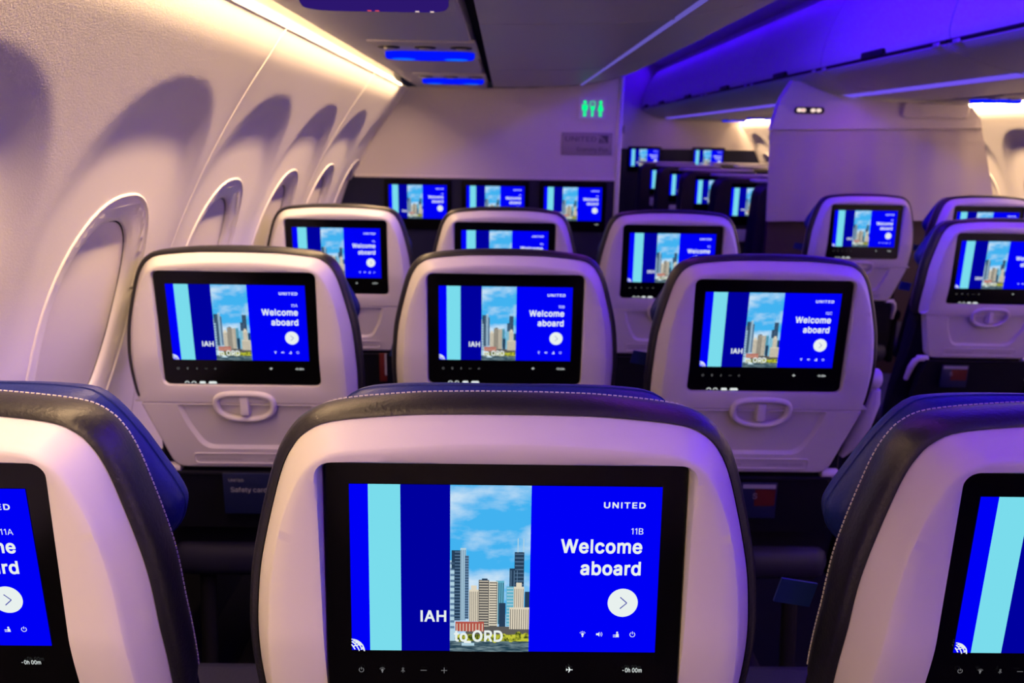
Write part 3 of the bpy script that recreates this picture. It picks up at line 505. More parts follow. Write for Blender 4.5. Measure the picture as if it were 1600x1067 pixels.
for _c, (_adv, _cons) in GLYPHS.items():
    _v = [[Vector((q[k] / 1000, q[k + 1] / 1000, 0)) for k in range(0, len(q), 2)] for q in _cons]
    _sg = [sum(q[k - 1].x * q[k].y - q[k].x * q[k - 1].y for k in range(len(q))) for q in _v]
    _out = [q for q, a in zip(_v, _sg) if a < 0]
    _in = [q for q, a in zip(_v, _sg) if a > 0]
    _p, _t = [], []
    for _k, q in enumerate(_out):
        grp = [q] + (_in if _k == 0 else [])
        _t += [tuple(len(_p) + i for i in t) for t in tessellate_polygon(grp)]
        _p += [(p.x, p.y) for g in grp for p in g]
    _GL[_c] = (_adv / 1000, _p, _t, _v)
CAP = max(p[1] for p in _GL['H'][1])


def text(mb, txt, x, z, h, material, y=0.0, width=None, align='R', track=0.0, bold=0.0):
    """cap height h, baseline z, faces -y"""
    pen, vs, fs = 0.0, [], []
    for c in txt:
        if c == ' ':
            pen += 0.18
            continue
        adv, p, t, cons = _GL[c]
        b = len(vs)
        vs += [(pen + q[0], q[1]) for q in p]
        for f in t:
            q = [vs[b + i] for i in f]
            ar = (q[1][0] - q[0][0]) * (q[2][1] - q[0][1]) - (q[1][1] - q[0][1]) * (q[2][0] - q[0][0])
            fs.append(tuple(b + i for i in (f if ar > 0 else f[::-1])))
        if bold:                      # thicken: a narrow band along every contour
            for con in cons:
                n = len(con)
                e = len(vs)
                for k in range(n):
                    t1 = (con[k] - con[k - 1]).normalized() + (con[(k + 1) % n] - con[k]).normalized()
                    t1 = t1.normalized() if t1.length > 1e-6 else Vector((1, 0, 0))
                    nx, ny = t1.y * bold, -t1.x * bold
                    vs += [(pen + con[k].x + nx, con[k].y + ny), (pen + con[k].x - nx, con[k].y - ny)]
                for k in range(n):
                    m = (k + 1) % n
                    fs.append((e + 2 * k, e + 2 * m, e + 2 * m + 1, e + 2 * k + 1))
        pen += adv + track + bold
    x0 = min(v[0] for v in vs)
    x1 = max(v[0] for v in vs)
    k = h / CAP
    kx = width / (x1 - x0) if width else k
    wd = (x1 - x0) * kx
    ox = x - wd if align == 'R' else (x if align == 'L' else x - wd / 2)
    b = len(mb.v)
    mb.v += [(ox + (v[0] - x0) * kx, y, z + v[1] * k) for v in vs]
    for f in fs:
        mb.face(tuple(b + i for i in f), material)


# ------------------------------------------------------------------ screen graphics
DW, DH = 0.2559, 0.1466             # lit picture of a seat monitor


def display_mesh():
    mb = MB()
    y0 = -0.0006

    def X(u):
        return (u - 0.5) * DW

    def Z(v):
        return (0.5 - v) * DH

    def q(u0, u1, v0, v1, m, d=0):
        mb.rect(X(u0), X(u1), Z(v1), Z(v0), y0 - d * 0.00008, m)
    q(0, 0.06, 0, 1, E_BLUE)
    q(0.06, 0.163, 0, 1, E_CYAN)
    q(0.163, 0.322, 0, 1, E_NAVY)
    q(0.5815, 1, 0, 1, E_BLUE)
    PW = 0.5815 - 0.322

    def p(a0, a1, b0, b1, m, d):       # inside the city picture
        q(0.322 + PW * a0, 0.322 + PW * a1, b0, b1, m, d)
    p(0, 1, 0, 1, E_SKY, 0)

    def tower(a0, a1, top, base, body, line=None, nx=0, ny=0, d=1, lw=0.4):
        p(a0, a1, top, base, body, d)
        w = a1 - a0
        if line and nx:
            for i in range(nx):
                c = a0 + w * (i + 0.5) / nx
                p(c - w / nx * lw / 2, c + w / nx * lw / 2, top + 0.012, base, line, d + 1)
        if line and ny:
            for i in range(ny):
                c = top + (base - top) * (i + 0.5) / ny
                e = (base - top) / ny * lw / 2
                p(a0 + w * 0.06, a1 - w * 0.06, c - e, c + e, line, d + 1)
    tower(0.0, 0.06, 0.445, 0.87, E_BLT, E_BMID, 0, 12)
    tower(0.02, 0.055, 0.385, 0.50, E_BDK, d=2)
    tower(0.055, 0.13, 0.385, 0.81, E_BDK, E_BMID, 0, 22, 3, 0.25)
    tower(0.13, 0.20, 0.37, 0.81, E_BLT, E_BMID, 3, 0, 3)
    tower(0.185, 0.235, 0.415, 0.80, E_BMID, E_BDK, 0, 24, 4, 0.3)
    tower(0.24, 0.36, 0.62, 0.815, E_TAN, E_GRY, 5, 0, 3, 0.3)
    tower(0.265, 0.335, 0.595, 0.63, E_TAN, d=3)
    tower(0.36, 0.49, 0.56, 0.85, E_GRY, E_TAN, 0, 18, 5, 0.3)
    tower(0.40, 0.47, 0.552, 0.565, E_BDK, d=5)
    tower(0.49, 0.60, 0.57, 0.85, E_TAN, E_GRY, 0, 18, 5, 0.4)
    tower(0.575, 0.68, 0.565, 0.83, E_TEAL, E_BDK, 4, 0, 4, 0.35)
    tower(0.62, 0.70, 0.70, 0.85, E_BDK, d=5)
    tower(0.71, 0.80, 0.60, 0.84, E_TEAL, E_BLT, 0, 12, 3, 0.3)
    tower(0.805, 0.925, 0.392, 0.60, E_BDK, E_BMID, 0, 9, 3, 0.2)
    tower(0.745, 0.86, 0.49, 0.60, E_BDK, E_BMID, 3, 0, 4, 0.2)
    for a in (0.845, 0.915):
        p(a - 0.006, a + 0.006, 0.31, 0.395, E_BLT, 3)
    tower(0.80, 0.93, 0.60, 0.76, E_TAN, E_GRY, 5, 0, 6, 0.25)
    tower(0.83, 0.90, 0.575, 0.61, E_TAN, d=6)
    tower(0.94, 1.0, 0.63, 0.74, E_BDK, d=4)
    tower(0.75, 1.0, 0.725, 0.86, E_TAN, E_GRY, 9, 0, 8, 0.3)
    p(0.20, 1.0, 0.845, 0.90, E_GRY, 6)
    tower(0.07, 0.43, 0.815, 0.875, E_BRICK, E_TAN, 9, 0, 9, 0.25)
    p(0.0, 0.1, 0.87, 0.935, E_BLT, 9)
    p(0.1, 1, 0.893, 0.94, E_TREE, 8)
    p(0, 1, 0.935, 1, E_WATER, 9)
    for i in range(46):                # tree crowns along the river
        a = random.uniform(0.08, 0.97)
        if 0.45 < a < 0.66 and random.random() < 0.5:
            continue
        r = random.uniform(0.018, 0.045)
        b = random.uniform(0.885, 0.93) if a > 0.66 else random.uniform(0.905, 0.93)
        u, v = 0.322 + PW * min(max(a, r), 1 - r), b
        mb.disc(X(u), Z(v), r * PW * DW, y0 - 0.0009 - i * 0.000004, E_TREE, 9)
    p(0.15, 0.31, 0.945, 0.962, E_BLT, 14)
    p(0.18, 0.27, 0.932, 0.946, E_WHITE, 14)
    return mb.mesh('display', 0)


DISPLAY = display_mesh()


def ring_flat(mb, x, z, r, w, y, m, a0=0, a1=360, n=20, rz=1.0):
    pts = []
    full = a1 - a0 >= 360
    for k in range(n + 1):
        a = math.radians(a0 + (a1 - a0) * k / n)
        pts.append(((x + (r - w) * math.cos(a), y, z + (r - w) * rz * math.sin(a)), (x + r * math.cos(a), y, z + r * rz * math.sin(a))))
    for k in range(n):
        mb.poly([pts[k][0], pts[k + 1][0], pts[k + 1][1], pts[k][1]][::-1], m)


def icons(mb, x, z, s, kind, y, m):
    """small pictograms of half size s"""
    if kind == 'power':
        ring_flat(mb, x, z, s * 0.85, s * 0.2, y, m, 120, 420, 16)
        mb.rect(x - s * 0.1, x + s * 0.1, z + s * 0.1, z + s, y, m)
    elif kind == 'bulb':
        mb.disc(x, z, s * 0.42, y, m, 10)
        mb.rect(x - s * 0.2, x + s * 0.2, z - s * 0.9, z - s * 0.3, y, m)
        for a in (30, 60, 90, 120, 150):
            c, t = math.cos(math.radians(a)), math.sin(math.radians(a))
            mb.tube([(x + c * s * 0.62, y, z + t * s * 0.62), (x + c * s, y, z + t * s)], s * 0.08, m, 4)
    elif kind == 'speaker':
        mb.poly([(x - s, y, z - s * 0.3), (x - s * 0.5, y, z - s * 0.3), (x, y, z - s * 0.75), (x, y, z + s * 0.75), (x - s * 0.5, y, z + s * 0.3), (x - s, y, z + s * 0.3)], m)
        ring_flat(mb, x, z, s * 0.5, s * 0.14, y, m, -55, 55, 8)
        ring_flat(mb, x, z, s * 0.9, s * 0.14, y, m, -55, 55, 8)
    elif kind == 'person':
        mb.disc(x + s * 0.25, z + s * 0.6, s * 0.32, y, m, 10)
        mb.poly([(x - s * 0.1, y, z - s * 0.9), (x + s * 0.8, y, z - s * 0.9), (x + s * 0.7, y, z + s * 0.2), (x - s * 0.05, y, z + s * 0.2)], m)
        mb.rect(x - s, x - s * 0.1, z - s * 0.35, z - s * 0.1, y, m)
        mb.rect(x - s, x - s * 0.1, z - s * 0.9, z - s * 0.65, y, m)
    elif kind == 'attendant':
        ring_flat(mb, x, z + s * 0.55, s * 0.36, s * 0.14, y, m, 0, 360, 12)
        ring_flat(mb, x, z - s * 0.55, s * 0.6, s * 0.16, y, m, 0, 180, 10)
        mb.rect(x - s * 0.08, x + s * 0.08, z - s * 0.9, z + s * 0.2, y, m)
    elif kind == 'minus':
        mb.rect(x - s, x + s, z - s * 0.1, z + s * 0.1, y, m)
    elif kind == 'plus':
        mb.rect(x - s, x + s, z - s * 0.1, z + s * 0.1, y, m)
        mb.rect(x - s * 0.1, x + s * 0.1, z - s, z + s, y, m)
    elif kind == 'plane':
        mb.rect(x - s, x + s, z - s * 0.13, z + s * 0.13, y, m)
        mb.poly([(x - s * 0.35, y, z - s * 0.9), (x - s * 0.1, y, z - s * 0.9), (x + s * 0.4, y, z), (x - s * 0.1, y, z + s * 0.9), (x - s * 0.35, y, z + s * 0.9), (x - s * 0.05, y, z)], m)
        mb.poly([(x - s, y, z - s * 0.4), (x - s * 0.8, y, z - s * 0.4), (x - s * 0.6, y, z), (x - s * 0.8, y, z + s * 0.4), (x - s, y, z + s * 0.4), (x - s * 0.85, y, z)], m)


def SX(u):
    return (u - 0.5) * DW


def SZ(v):
    return (0.5 - v) * DH


TY = -0.0022
_let = {}


def lettering_mesh(seat):
    if seat not in _let:
        mb = MB()
        text(mb, 'UNITED', SX(0.947), SZ(0.121), 0.033 * DH, E_WHITE, TY, 0.134 * DW, track=0.05, bold=0.026)
        text(mb, seat, SX(0.943), SZ(0.275), 0.036 * DH, E_WHITE, TY)
        text(mb, 'Welcome', SX(0.942), SZ(0.387), 0.077 * DH, E_WHITE, TY, 0.263 * DW, bold=0.026)
        text(mb, 'aboard', SX(0.940), SZ(0.518), 0.077 * DH, E_WHITE, TY, 0.196 * DW, bold=0.026)
        text(mb, 'IAH', SX(0.3105), SZ(0.8117), 0.065 * DH, E_WHITE, TY, 0.084 * DW, bold=0.026)
        text(mb, 'to ORD', SX(0.496), SZ(0.9325), 0.065 * DH, E_WHITE, TY, 0.160 * DW, bold=0.026)
        text(mb, '-0h 00m', SX(0.958), SZ(1.119), 0.0265 * DH, E_WHITE, TY, 0.064 * DW, bold=0.008)
        _let[seat] = mb.mesh('lettering', 0)
    return _let[seat]


def screen_pieces():
    D = []
    mb = MB()
    cx, cz, r = SX(0.886), SZ(0.688), 0.0493 * DW
    mb.disc(cx, cz, r, TY, E_WHITE, 40)
    ch = [(-0.008, 0.022), (0.012, 0.0), (-0.008, -0.022)]
    for (a, b), (c, d) in zip(ch[:-1], ch[1:]):
        px, pz = cx + a * DW * 1.1, cz + b * DW * 0.9
        qx, qz = cx + c * DW * 1.1, cz + d * DW * 0.9
        nx, nz = -(qz - pz), (qx - px)
        L = math.hypot(nx, nz)
        nx, nz = nx / L * 0.0004, nz / L * 0.0004
        mb.poly([(px - nx, TY - 0.0003, pz - nz), (px + nx, TY - 0.0003, pz + nz), (qx + nx, TY - 0.0003, qz + nz), (qx - nx, TY - 0.0003, qz - nz)][::-1], E_NAVY)
    D.append(('arrow_button', mb.mesh('arrow_button', 0)))
    for u, k in ((0.758, 'bulb'), (0.8135, 'speaker'), (0.869, 'person'), (0.922, 'power')):
        mb = MB()
        icons(mb, SX(u), SZ(0.883), 0.0028, k, TY, E_WHITE)
        D.append(('menu_icon', mb.mesh('menu_icon', 0)))
    # quarter of a globe of grid lines in the lower left corner
    mb = MB()
    gx, gz, R = SX(0.0), SZ(1.0), 0.0112
    ring_flat(mb, gx, gz, R, R * 0.08, TY, E_WHITE, 0, 90, 14)
    for e in (0.3, 0.55, 0.78):
        a = math.radians(28)
        for rx, rz in ((R * e, R * 0.97), (R * 0.97, R * e)):
            pts = []
            for k in range(25):
                q = -math.pi + 2 * math.pi * k / 24
                x, z = rx * math.cos(q), rz * math.sin(q)
                x, z = x * math.cos(a) - z * math.sin(a), x * math.sin(a) + z * math.cos(a)
                pts.append((x, z))
            for (x1, z1), (x2, z2) in zip(pts[:-1], pts[1:]):
                if min(x1, x2, z1, z2) < 0:
                    continue
                n = Vector((-(z2 - z1), x2 - x1)).normalized() * R * 0.045
                mb.poly([(gx + x1 - n[0], TY - .0001, gz + z1 - n[1]), (gx + x2 - n[0], TY - .0001, gz + z2 - n[1]),
                         (gx + x2 + n[0], TY - .0001, gz + z2 + n[1]), (gx + x1 + n[0], TY - .0001, gz + z1 + n[1])], E_WHITE)
    D.append(('globe_emblem', mb.mesh('globe_emblem', 0)))
    mb = MB()
    icons(mb, SX(0.718), SZ(1.106), 0.0028, 'plane', TY, E_WHITE)
    D.append(('plane_icon', mb.mesh('plane_icon', 0)))
    for u, k in ((0.031, 'power'), (0.1, 'bulb'), (0.168, 'attendant'), (0.236, 'minus'), (0.304, 'plus')):
        mb = MB()
        icons(mb, SX(u), SZ(1.117), 0.0026, k, TY, E_DIM)
        D.append(('touch_button', mb.mesh('touch_button', 0)))
    for u in (0.085, 0.135):
        mb = MB()
        ring_flat(mb, SX(u), -0.1205, 0.0046, 0.0013, TY, E_WHITE, 0, 180, 10)
        D.append(('socket_mark', mb.mesh('socket_mark', 0)))
    for u, w in ((0.20, 0.0058), (0.275, 0.0078)):
        mb = MB()
        mb.poly([(SX(u) + a, TY, -0.1205 + b) for a, b in ((-w, 0), (w, 0), (w, 0.0022), (w * 0.75, 0.0044), (-w * 0.75, 0.0044), (-w, 0.0022))], E_WHITE)
        D.append(('socket_mark', mb.mesh('socket_mark', 0)))
    return D


PIECES = screen_pieces()


# ------------------------------------------------------------------ economy seat meshes (z measured from the screen centre)
ZC = 0.993


def slope(z):                            # the lower half of the seat shell falls away from the viewer
    t = max(0.0, -0.055 - z)
    return 0.22 * t * t / (t + 0.03)


OUT_R = spline([(0, .132), (.04, .1317), (.08, .1305), (.137, .1245), (.159, .1145), (.171, .10), (.1796, .0806), (.188, .051), (.196, .0185),
                (.202, -.011), (.2055, -.041), (.2077, -.0733), (.2085, -.10), (.208, -.13), (.2065, -.150), (.203, -.159)], 4)
INN_R = spline([(0, .1125), (.04, .112), (.08, .1095), (.12, .1062), (.138, .1035), (.1545, .095), (.1655, .0806), (.176, .058), (.184, .034),
                (.1915, -.005), (.195, -.041), (.197, -.0733), (.198, -.10), (.198, -.13), (.1985, -.150), (.1985, -.159)], 4)
OUT = mirror_profile([(x * 1.032, z - .0015 * z / .13 if z > 0 else z) for x, z in OUT_R])
INN = mirror_profile([(x * .992, z + .002 * max(0, z) / .11) for x, z in INN_R])
OPEN_ = rrect(-.1505, .1505, -.1235, .0985, .012)
BEZ = rrect(-.1485, .1485, -.1220, .0970, .010)


def seat_meshes():
    D = {}
    c = (0, -0.01)
    A = angles(c, OUT, INN, OPEN_)
    o, i, p = star(OUT, c, A), star(INN, c, A), star(OPEN_, c, A)

    def lp(poly, y, g=0.0, k=1.0):
        return [(x * k, y + slope(z), z) for x, z in poly]

    def rim(t, y_out, y_in):
        L = []
        for (xo, zo), (xi, zi) in zip(o, i):
            yo = y_out if zo > -0.156 else y_in
            L.append((xo + (xi - xo) * t, 0, zo + (zi - zo) * t, yo))
        return L
    shell = MB()
    loops = [[(x, 0.05 + slope(z), z) for x, z in o]]
    for t, e in ((0.0, 0.0), (0.06, 0.14), (0.4, 0.48), (0.78, 0.85), (0.92, 0.965), (1.0, 1.0)):
        L = []
        for (xo, zo), (xi, zi) in zip(o, i):
            yo = 0.020 if zo > -0.156 else -0.010
            L.append((xo + (xi - xo) * t, yo + (-0.012 - yo) * e + slope(zo + (zi - zo) * t), zo + (zi - zo) * t))
        loops.append(L)
    # face to opening with a small fillet
    for (s, y) in ((0.35, -0.0125), (0.85, -0.0123)):
        loops.append([(xi + (xp - xi) * s, y + slope(zi + (zp - zi) * s), zi + (zp - zi) * s) for (xi, zi), (xp, zp) in zip(i, p)])
    loops.append([(x, -0.0108 + slope(z), z) for x, z in p])
    loops.append([(x * 0.9945, -0.0085 + slope(z), (z + .01) * 0.9945 - .01) for x, z in p])
    loops.append([(x * 0.993, 0.02 + slope(z) * 0.6, (z + .01) * 0.993 - .01) for x, z in p])
    shell.loops(loops, PLASTIC)
    D['shell'] = shell.mesh('shell', 40)

    mon = MB()
    Ab = angles((0, 0), BEZ, extra=8)
    b = star(BEZ, (0, -0.01), angles((0, -0.01), BEZ, extra=16))
    mon.loops([[(x, 0.03, z) for x, z in b], [(x, 0.0015, z) for x, z in b], [(x * .996, 0, (z + .01) * .996 - .01) for x, z in b]], GLOSS, True, True)
    D['monitor'] = mon.mesh('monitor', 30)

    # leather wrap around the shell edge
    le = MB()

    def off(d, y, zs=1.0):
        L = []
        for x, z in OUT:
            r = math.hypot(x, z + 0.03)
            L.append((x + d * x / r, y + slope(z), z + d * (z + 0.03) / r * zs))
        return L
    half = [(.0, .016), (.004, .0168), (.008, .021), (.0100, .030), (.0098, .042), (.007, .054), (.003, .065), (-.003, .075), (-.013, .083), (-.03, .087), (-.05, .088)]
    le.loops([off(d, y) for d, y in half], LEATHER, False, True)
    D['leather_cover'] = le.mesh('leather_cover', 50)
    # stitches on the crown
    st = MB()
    L = off(.0040, .0645)
    L = [p_ for p_ in L if p_[2] > -0.15]
    acc, dash = 0.0, True
    for k in range(len(L) - 1):
        a, b_ = Vector(L[k]), Vector(L[k + 1])
        seg = (b_ - a).length
        n = max(1, int(seg / 0.0033))
        for t in range(n):
            if t % 2 == (k % 2):
                continue
            st.tube([a.lerp(b_, t / n), a.lerp(b_, (t + 0.95) / n)], 0.0006, STITCH, 5)
    # evenly spaced instead: rebuild by arc length
    st = MB()
    pts = [Vector(p_) for p_ in L]
    ds = [0.0]
    for k in range(len(pts) - 1):
        ds.append(ds[-1] + (pts[k + 1] - pts[k]).length)

    def at(s):
        for k in range(len(ds) - 1):
            if ds[k + 1] >= s:
                return pts[k].lerp(pts[k + 1], (s - ds[k]) / max(1e-9, ds[k + 1] - ds[k]))
        return pts[-1]
    s = 0.0
    while s < ds[-1] - 0.005:
        st.tube([at(s), at(s + 0.0032)], 0.0007, STITCH, 5)
        s += 0.0046
    D['stitching'] = st.mesh('stitching', 60)

    # headrest pad
    hr = MB()
    HR = mirror_profile(spline([(0, .127), (.06, .127), (.115, .1245), (.142, .117), (.168, .088), (.190, .052), (.205, .024), (.208, .008), (.201, -.010),
                                (.182, -.028), (.15, -.042), (.08, -.048), (0, -.048)], 3))

    def hl(ins, y):
        L = []
        for x, z in HR:
            dx, dz = x, z - 0.03
            r = math.hypot(dx, dz)
            L.append((x - ins * dx / r, y, z - ins * dz / r))
        return L
    hr.loops([hl(i_, y) for i_, y in ((.03, .082), (.012, .084), (.004, .089), (0.0, .098), (0.0, .110), (.003, .120), (.010, .129), (.022, .135), (.05, .139))], NAVY, True, True)
    # seam welt round the pad
    hr.tube([Vector(p_) for p_ in hl(-.0005, .104)], 0.0011, NAVY, 5, closed=True)
    D['headrest'] = hr.mesh('headrest', 50)

    # tray table
    tr = MB()
    T = fillet([(-.201, -.1610), (-.157, -.307), (.157, -.307), (.201, -.1610)][::-1], [.006, .022, .022, .006])
    T2 = fillet([(-.1965, -.1635), (-.1535, -.3035), (.1535, -.3035), (.1965, -.1635)][::-1], [.005, .020, .020, .005])
    R1 = fillet([(-.131, -.1650), (-.122, -.205), (-.094, -.2635), (.094, -.2635), (.122, -.205), (.131, -.1650)][::-1], [.004, .03, .022, .022, .03, .004])
    R2 = fillet([(-.124, -.1660), (-.115, -.205), (-.088, -.2565), (.088, -.2565), (.115, -.205), (.124, -.1660)][::-1], [.004, .03, .020, .020, .03, .004])
    ct = (0, -.215)
    A = angles(ct, T, T2, R1, R2, extra=48)

    def sl(poly, y):
        return [(x, y + slope(z), z) for x, z in star(poly, ct, A)]
    tr.loops([sl(T, .018), sl(T, -.0085), sl(T2, -.0115), sl(R1, -.0115), sl(R2, -.0045)], TRAY, True, True)
    tr.loops([[(x, y + slope(z), z) for x, z in rrect(-h, h, z0, z1, .007, 5)] for h, z0, z1, y in
              ((.1175, -.2985, -.2725, -.010), (.1170, -.2980, -.2730, -.0138), (.1145, -.2955, -.2755, -.0138), (.1138, -.2948, -.2762, -.0118))], TRAY)
    D['tray_table'] = tr.mesh('tray_table', 30)
    pl = MB()
    yy = -.0119 + slope(-.286)
    text(pl, 'FASTEN SEAT BELT WHILE SEATED', -.106, -.2885, .0038, INK, yy - .0018, width=.085, align='L')
    text(pl, 'LIFE VEST UNDER YOUR SEAT', .106, -.2885, .0038, INK, yy - .0018, width=.075, align='R')
    D['placard'] = pl.mesh('placard', 0)
    # latch: D shaped ring with a turning bar
    la = MB()
    path = []
    for k in range(48):
        a = 2 * math.pi * k / 48
        ca, sa = math.cos(a), math.sin(a)
        e = 0.62 if sa > 0 else 0.85
        x = .0545 * math.copysign(abs(ca) ** e, ca)
        z = -.163 + (.0235 if sa > 0 else .0315) * math.copysign(abs(sa) ** e, sa)
        path.append((x, -.0115 + slope(z) - .001, z))
    la.tube(path, .0066, PLASTIC, 10, closed=True, ry=.0078)
    la.box((-.0085, -.0125 + slope(-.16) - .007, -.184), (.0085, .004 + slope(-.16), -.1465), PLASTIC, .003)
    D['tray_latch'] = la.mesh('tray_latch', 50)
    # seam under the shell: dark gap closed by the back pan
    bk = MB()
    BP = mirror_profile([(0, -.10), (.19, -.10), (.195, -.17), (.205, -.30), (.222, -.42), (.228, -.50), (.225, -.56), (0, -.56)])
    bk.loops([[(x * .97, .046 + slope(z) * .8, z) for x, z in BP], [(x, .055 + slope(z) * .8, z) for x, z in BP],
              [(x, .115 + slope(z) * .3, z) for x, z in BP], [(x * .96, .13 + slope(z) * .2, z) for x, z in BP]], FABRIC, True, True)
    D['seat_back'] = bk.mesh('seat_back', 35)
    # literature pocket
    po = MB()
    PO = fillet([(-.165, -.318), (-.185, -.45), (.185, -.45), (.165, -.318)][::-1], .012)
    po.loops([[(x, .07, z) for x, z in PO], [(x, .034 + (0 if z > -.4 else .03), z) for x, z in PO], [(x * .985, .030 + (0 if z > -.4 else .03), z * 1.0) for x, z in PO]], FABRIC, True, True)
    po.tube([(-.166, .032, -.316), (-.08, .029, -.3155), (.08, .029, -.3155), (.166, .032, -.316)], .004, FABRIC, 6)
    D['literature_pocket'] = po.mesh('literature_pocket', 35)
    cu = MB()
    cu.box((-.222, .10, -.60), (.222, .60, -.515), CUSHION, .035)
    D['seat_cushion'] = cu.mesh('seat_cushion', 50)
    ar = MB()
    ar.box((-.016, .10, -.405), (.016, .50, -.362), ARMM, .014)
    ar.box((-.012, .12, -.60), (.012, .19, -.37), ARMM, .008)
    D['armrest'] = ar.mesh('armrest', 50)
    for s, n in ((-1, 'l'), (1, 'r')):
        ta = MB()
        ta.cyl((s * .168, .050, -.312), .0105, .034, 'x', PLASTIC)
        ta.tube([(s * .176, .050, -.312), (s * .189, .053, -.322), (s * .196, .060, -.345), (s * .199, .075, -.39)], [.0085, .010, .010, .007], PLASTIC, 10)
        D['tray_arm_' + n] = ta.mesh('tray_arm', 45)
    hg = MB()
    hg.cyl((.230, .050, -.107), .020, .030, 'x', PLASTIC, 24)
    hg.tube([(.236, .046, -.128), (.236, .048, -.155), (.228, .055, -.205), (.212, .07, -.262), (.204, .08, -.285)], [.013, .0165, .0165, .012, .006], PLASTIC, 12)
    D['aisle_armrest'] = hg.mesh('aisle_armrest', 45)
    tb = MB()
    tb.loops([[(-.242, y, -.100), (-.205, y, -.106), (-.199, y, -.080), (-.236, y, -.074)] for y in (.118, .121)], TAB, True, True)
    D['strap_tab'] = tb.mesh('strap_tab', 30)
    for s, n in ((-1, 'l'), (1, 'r')):
        lg = MB()
        lg.tube([(s * .16, .52, -.60), (s * .16, .50, -.80), (s * .16, .48, -1.006)], .018, LEGM, 10)
        lg.tube([(s * .16, .16, -.60), (s * .16, .13, -.80), (s * .16, .08, -1.006)], .018, LEGM, 10)
        lg.box((s * .16 - .022, .05, -1.008), (s * .16 + .022, .55, -.985), LEGM, .006)
        D['seat_leg_' + n] = lg.mesh('seat_leg', 45)
    return D


SM = seat_meshes()


def make_seat(seat, X, Y, dz, tilt, label, aisle=0, left_arm=False):
    t = thing('airplane_seat', label, 'seat', (X, Y, dz), 'economy cabin seats')

    def part(name, key=None, parent=t, rot=(0, 0, 0), loc=(0, 0, ZC), label=None):
        return obj(name, SM[key or name], parent, loc, rot, label)
    part('shell')
    le = part('leather_cover')
    part('stitching', None, le, loc=(0, 0, 0))
    part('headrest')
    m = part('monitor', rot=(tilt, 0, 0))
    obj('display', DISPLAY, m)
    obj('lettering', lettering_mesh(seat), m)
    for nm, me in PIECES:
        obj(nm, me, m)
    tr = part('tray_table')
    part('placard', None, tr, loc=(0, 0, 0))
    part('tray_latch', None, tr, loc=(0, 0, 0))
    part('tray_arm', 'tray_arm_l')
    part('tray_arm', 'tray_arm_r')
    part('seat_back')
    part('literature_pocket')
    part('seat_cushion')
    part('armrest', loc=(0.240, 0, ZC))
    if left_arm:
        part('armrest', loc=(-0.235, 0, ZC))
    part('seat_leg', 'seat_leg_l')
    part('seat_leg', 'seat_leg_r')
    part('strap_tab')
    if aisle:
        h = part('aisle_armrest')
        if aisle < 0:
            h.scale = (-1, 1, 1)
    return t


SEATS = [
    ('11A', -.5064, .5901, -.003, .0336, 'nearest seat at the left edge, its screen cut off by the frame and marked 11A', 0, True),
    ('11B', .005, .5918, 0, -.0839, 'largest seat back at bottom centre, screen marked 11B', 0, False),
    ('11C', .5213, .5947, -.004, .0023, 'nearest seat at the right edge, only the left part of its screen in view', 1, False),
    ('10A', -.4931, 1.449, .005, .0503, 'second-row seat back beside the first full window, screen marked 10A', 0, True),
    ('10B', .0059, 1.493, 0, .0188, 'second-row middle seat back directly ahead of the largest seat, marked 10B', 0, False),
    ('10C', .5076, 1.4592, .002, .0403, 'second-row purple-lit seat back at the aisle, screen marked 10C', 1, False),
    ('9A', -.4884, 2.3295, .013, .009, 'third-row window seat back, left of the three before the left bulkhead', 0, True),
    ('9B', .0045, 2.345, .010, .0, 'third-row middle seat back, only its top and half its screen showing', 0, False),
    ('9C', .5018, 2.3482, .009, -.006, 'third-row purple-lit seat back just left of the aisle, before the bulkhead', 1, False),
    ('9D', 1.5235, 2.403, -.006, .0045, 'aisle seat across the aisle at the right edge with tray latch in view', 0, False),
    ('8D', 1.478, 3.2476, .012, -.0511, 'seat in front of the beige curtain, its whole screen in view', 0, False),
    ('8E', 1.985, 3.26, .012, -.02, 'seat in front of the curtain at the right edge, mostly hidden by the nearer seat', 0, False),
]
for a in SEATS:
    make_seat(*a)


# cards and magazines in the seat pockets
def pocket_item(name, X, Y, dz, x0, x1, top, label, cat, kind):
    mb = MB()
    mb.box((x0, .0205, -.40), (x1, .0235, top), CARD if kind == 'card' else (CARDR if kind == 'red' else CARD), .001)
    if kind == 'card':
        text(mb, 'Safety card', x0 + .015, top - .040, .010, CARDW, .0195, align='L')
        text(mb, 'UNITED', x0 + .012, top - .018, .006, CARDW, .0195, align='L')
        mb.rect(x1 - .028, x1 - .008, top - .030, top - .012, .0195, CARDO)
    elif kind == 'mag':
        mb.rect(x0 + .004, x1 - .004, top - .012, top - .003, .0195, CARDW)
        mb.rect(x0 + .03, x1 - .004, top - .050, top - .014, .0195, CARDR)
        text(mb, 'S', x0 + .03, top - .034, .012, CARDW, .019, align='C')
    else:
        mb.rect(x0 + (x1 - x0) * .75, x1, top - .07, top, .0195, CARDW)
    o = obj(name, mb, None, (X, Y, ZC + dz))
    tag(o, label, cat)
    return o


pocket_item('safety_card', -.4931, 1.449, .005, -.06, .13, -.312, 'navy safety card in the pocket of the second-row window seat', 'card', 'card')
pocket_item('magazine', .5076, 1.4592, .002, -.02, .055, -.322, 'dark magazine with red cover picture in the second-row aisle seat pocket', 'magazine', 'mag')
pocket_item('folded_menu', -.4884, 2.3295, .013, .113, .135, -.310, 'slim red and white leaflet seen between two second-row seats', 'leaflet', 'red')
pocket_item('booklet', 1.5235, 2.403, -.006, -.115, -.03, -.326, 'dark booklet in the pocket of the right-hand aisle seat', 'booklet', 'mag')


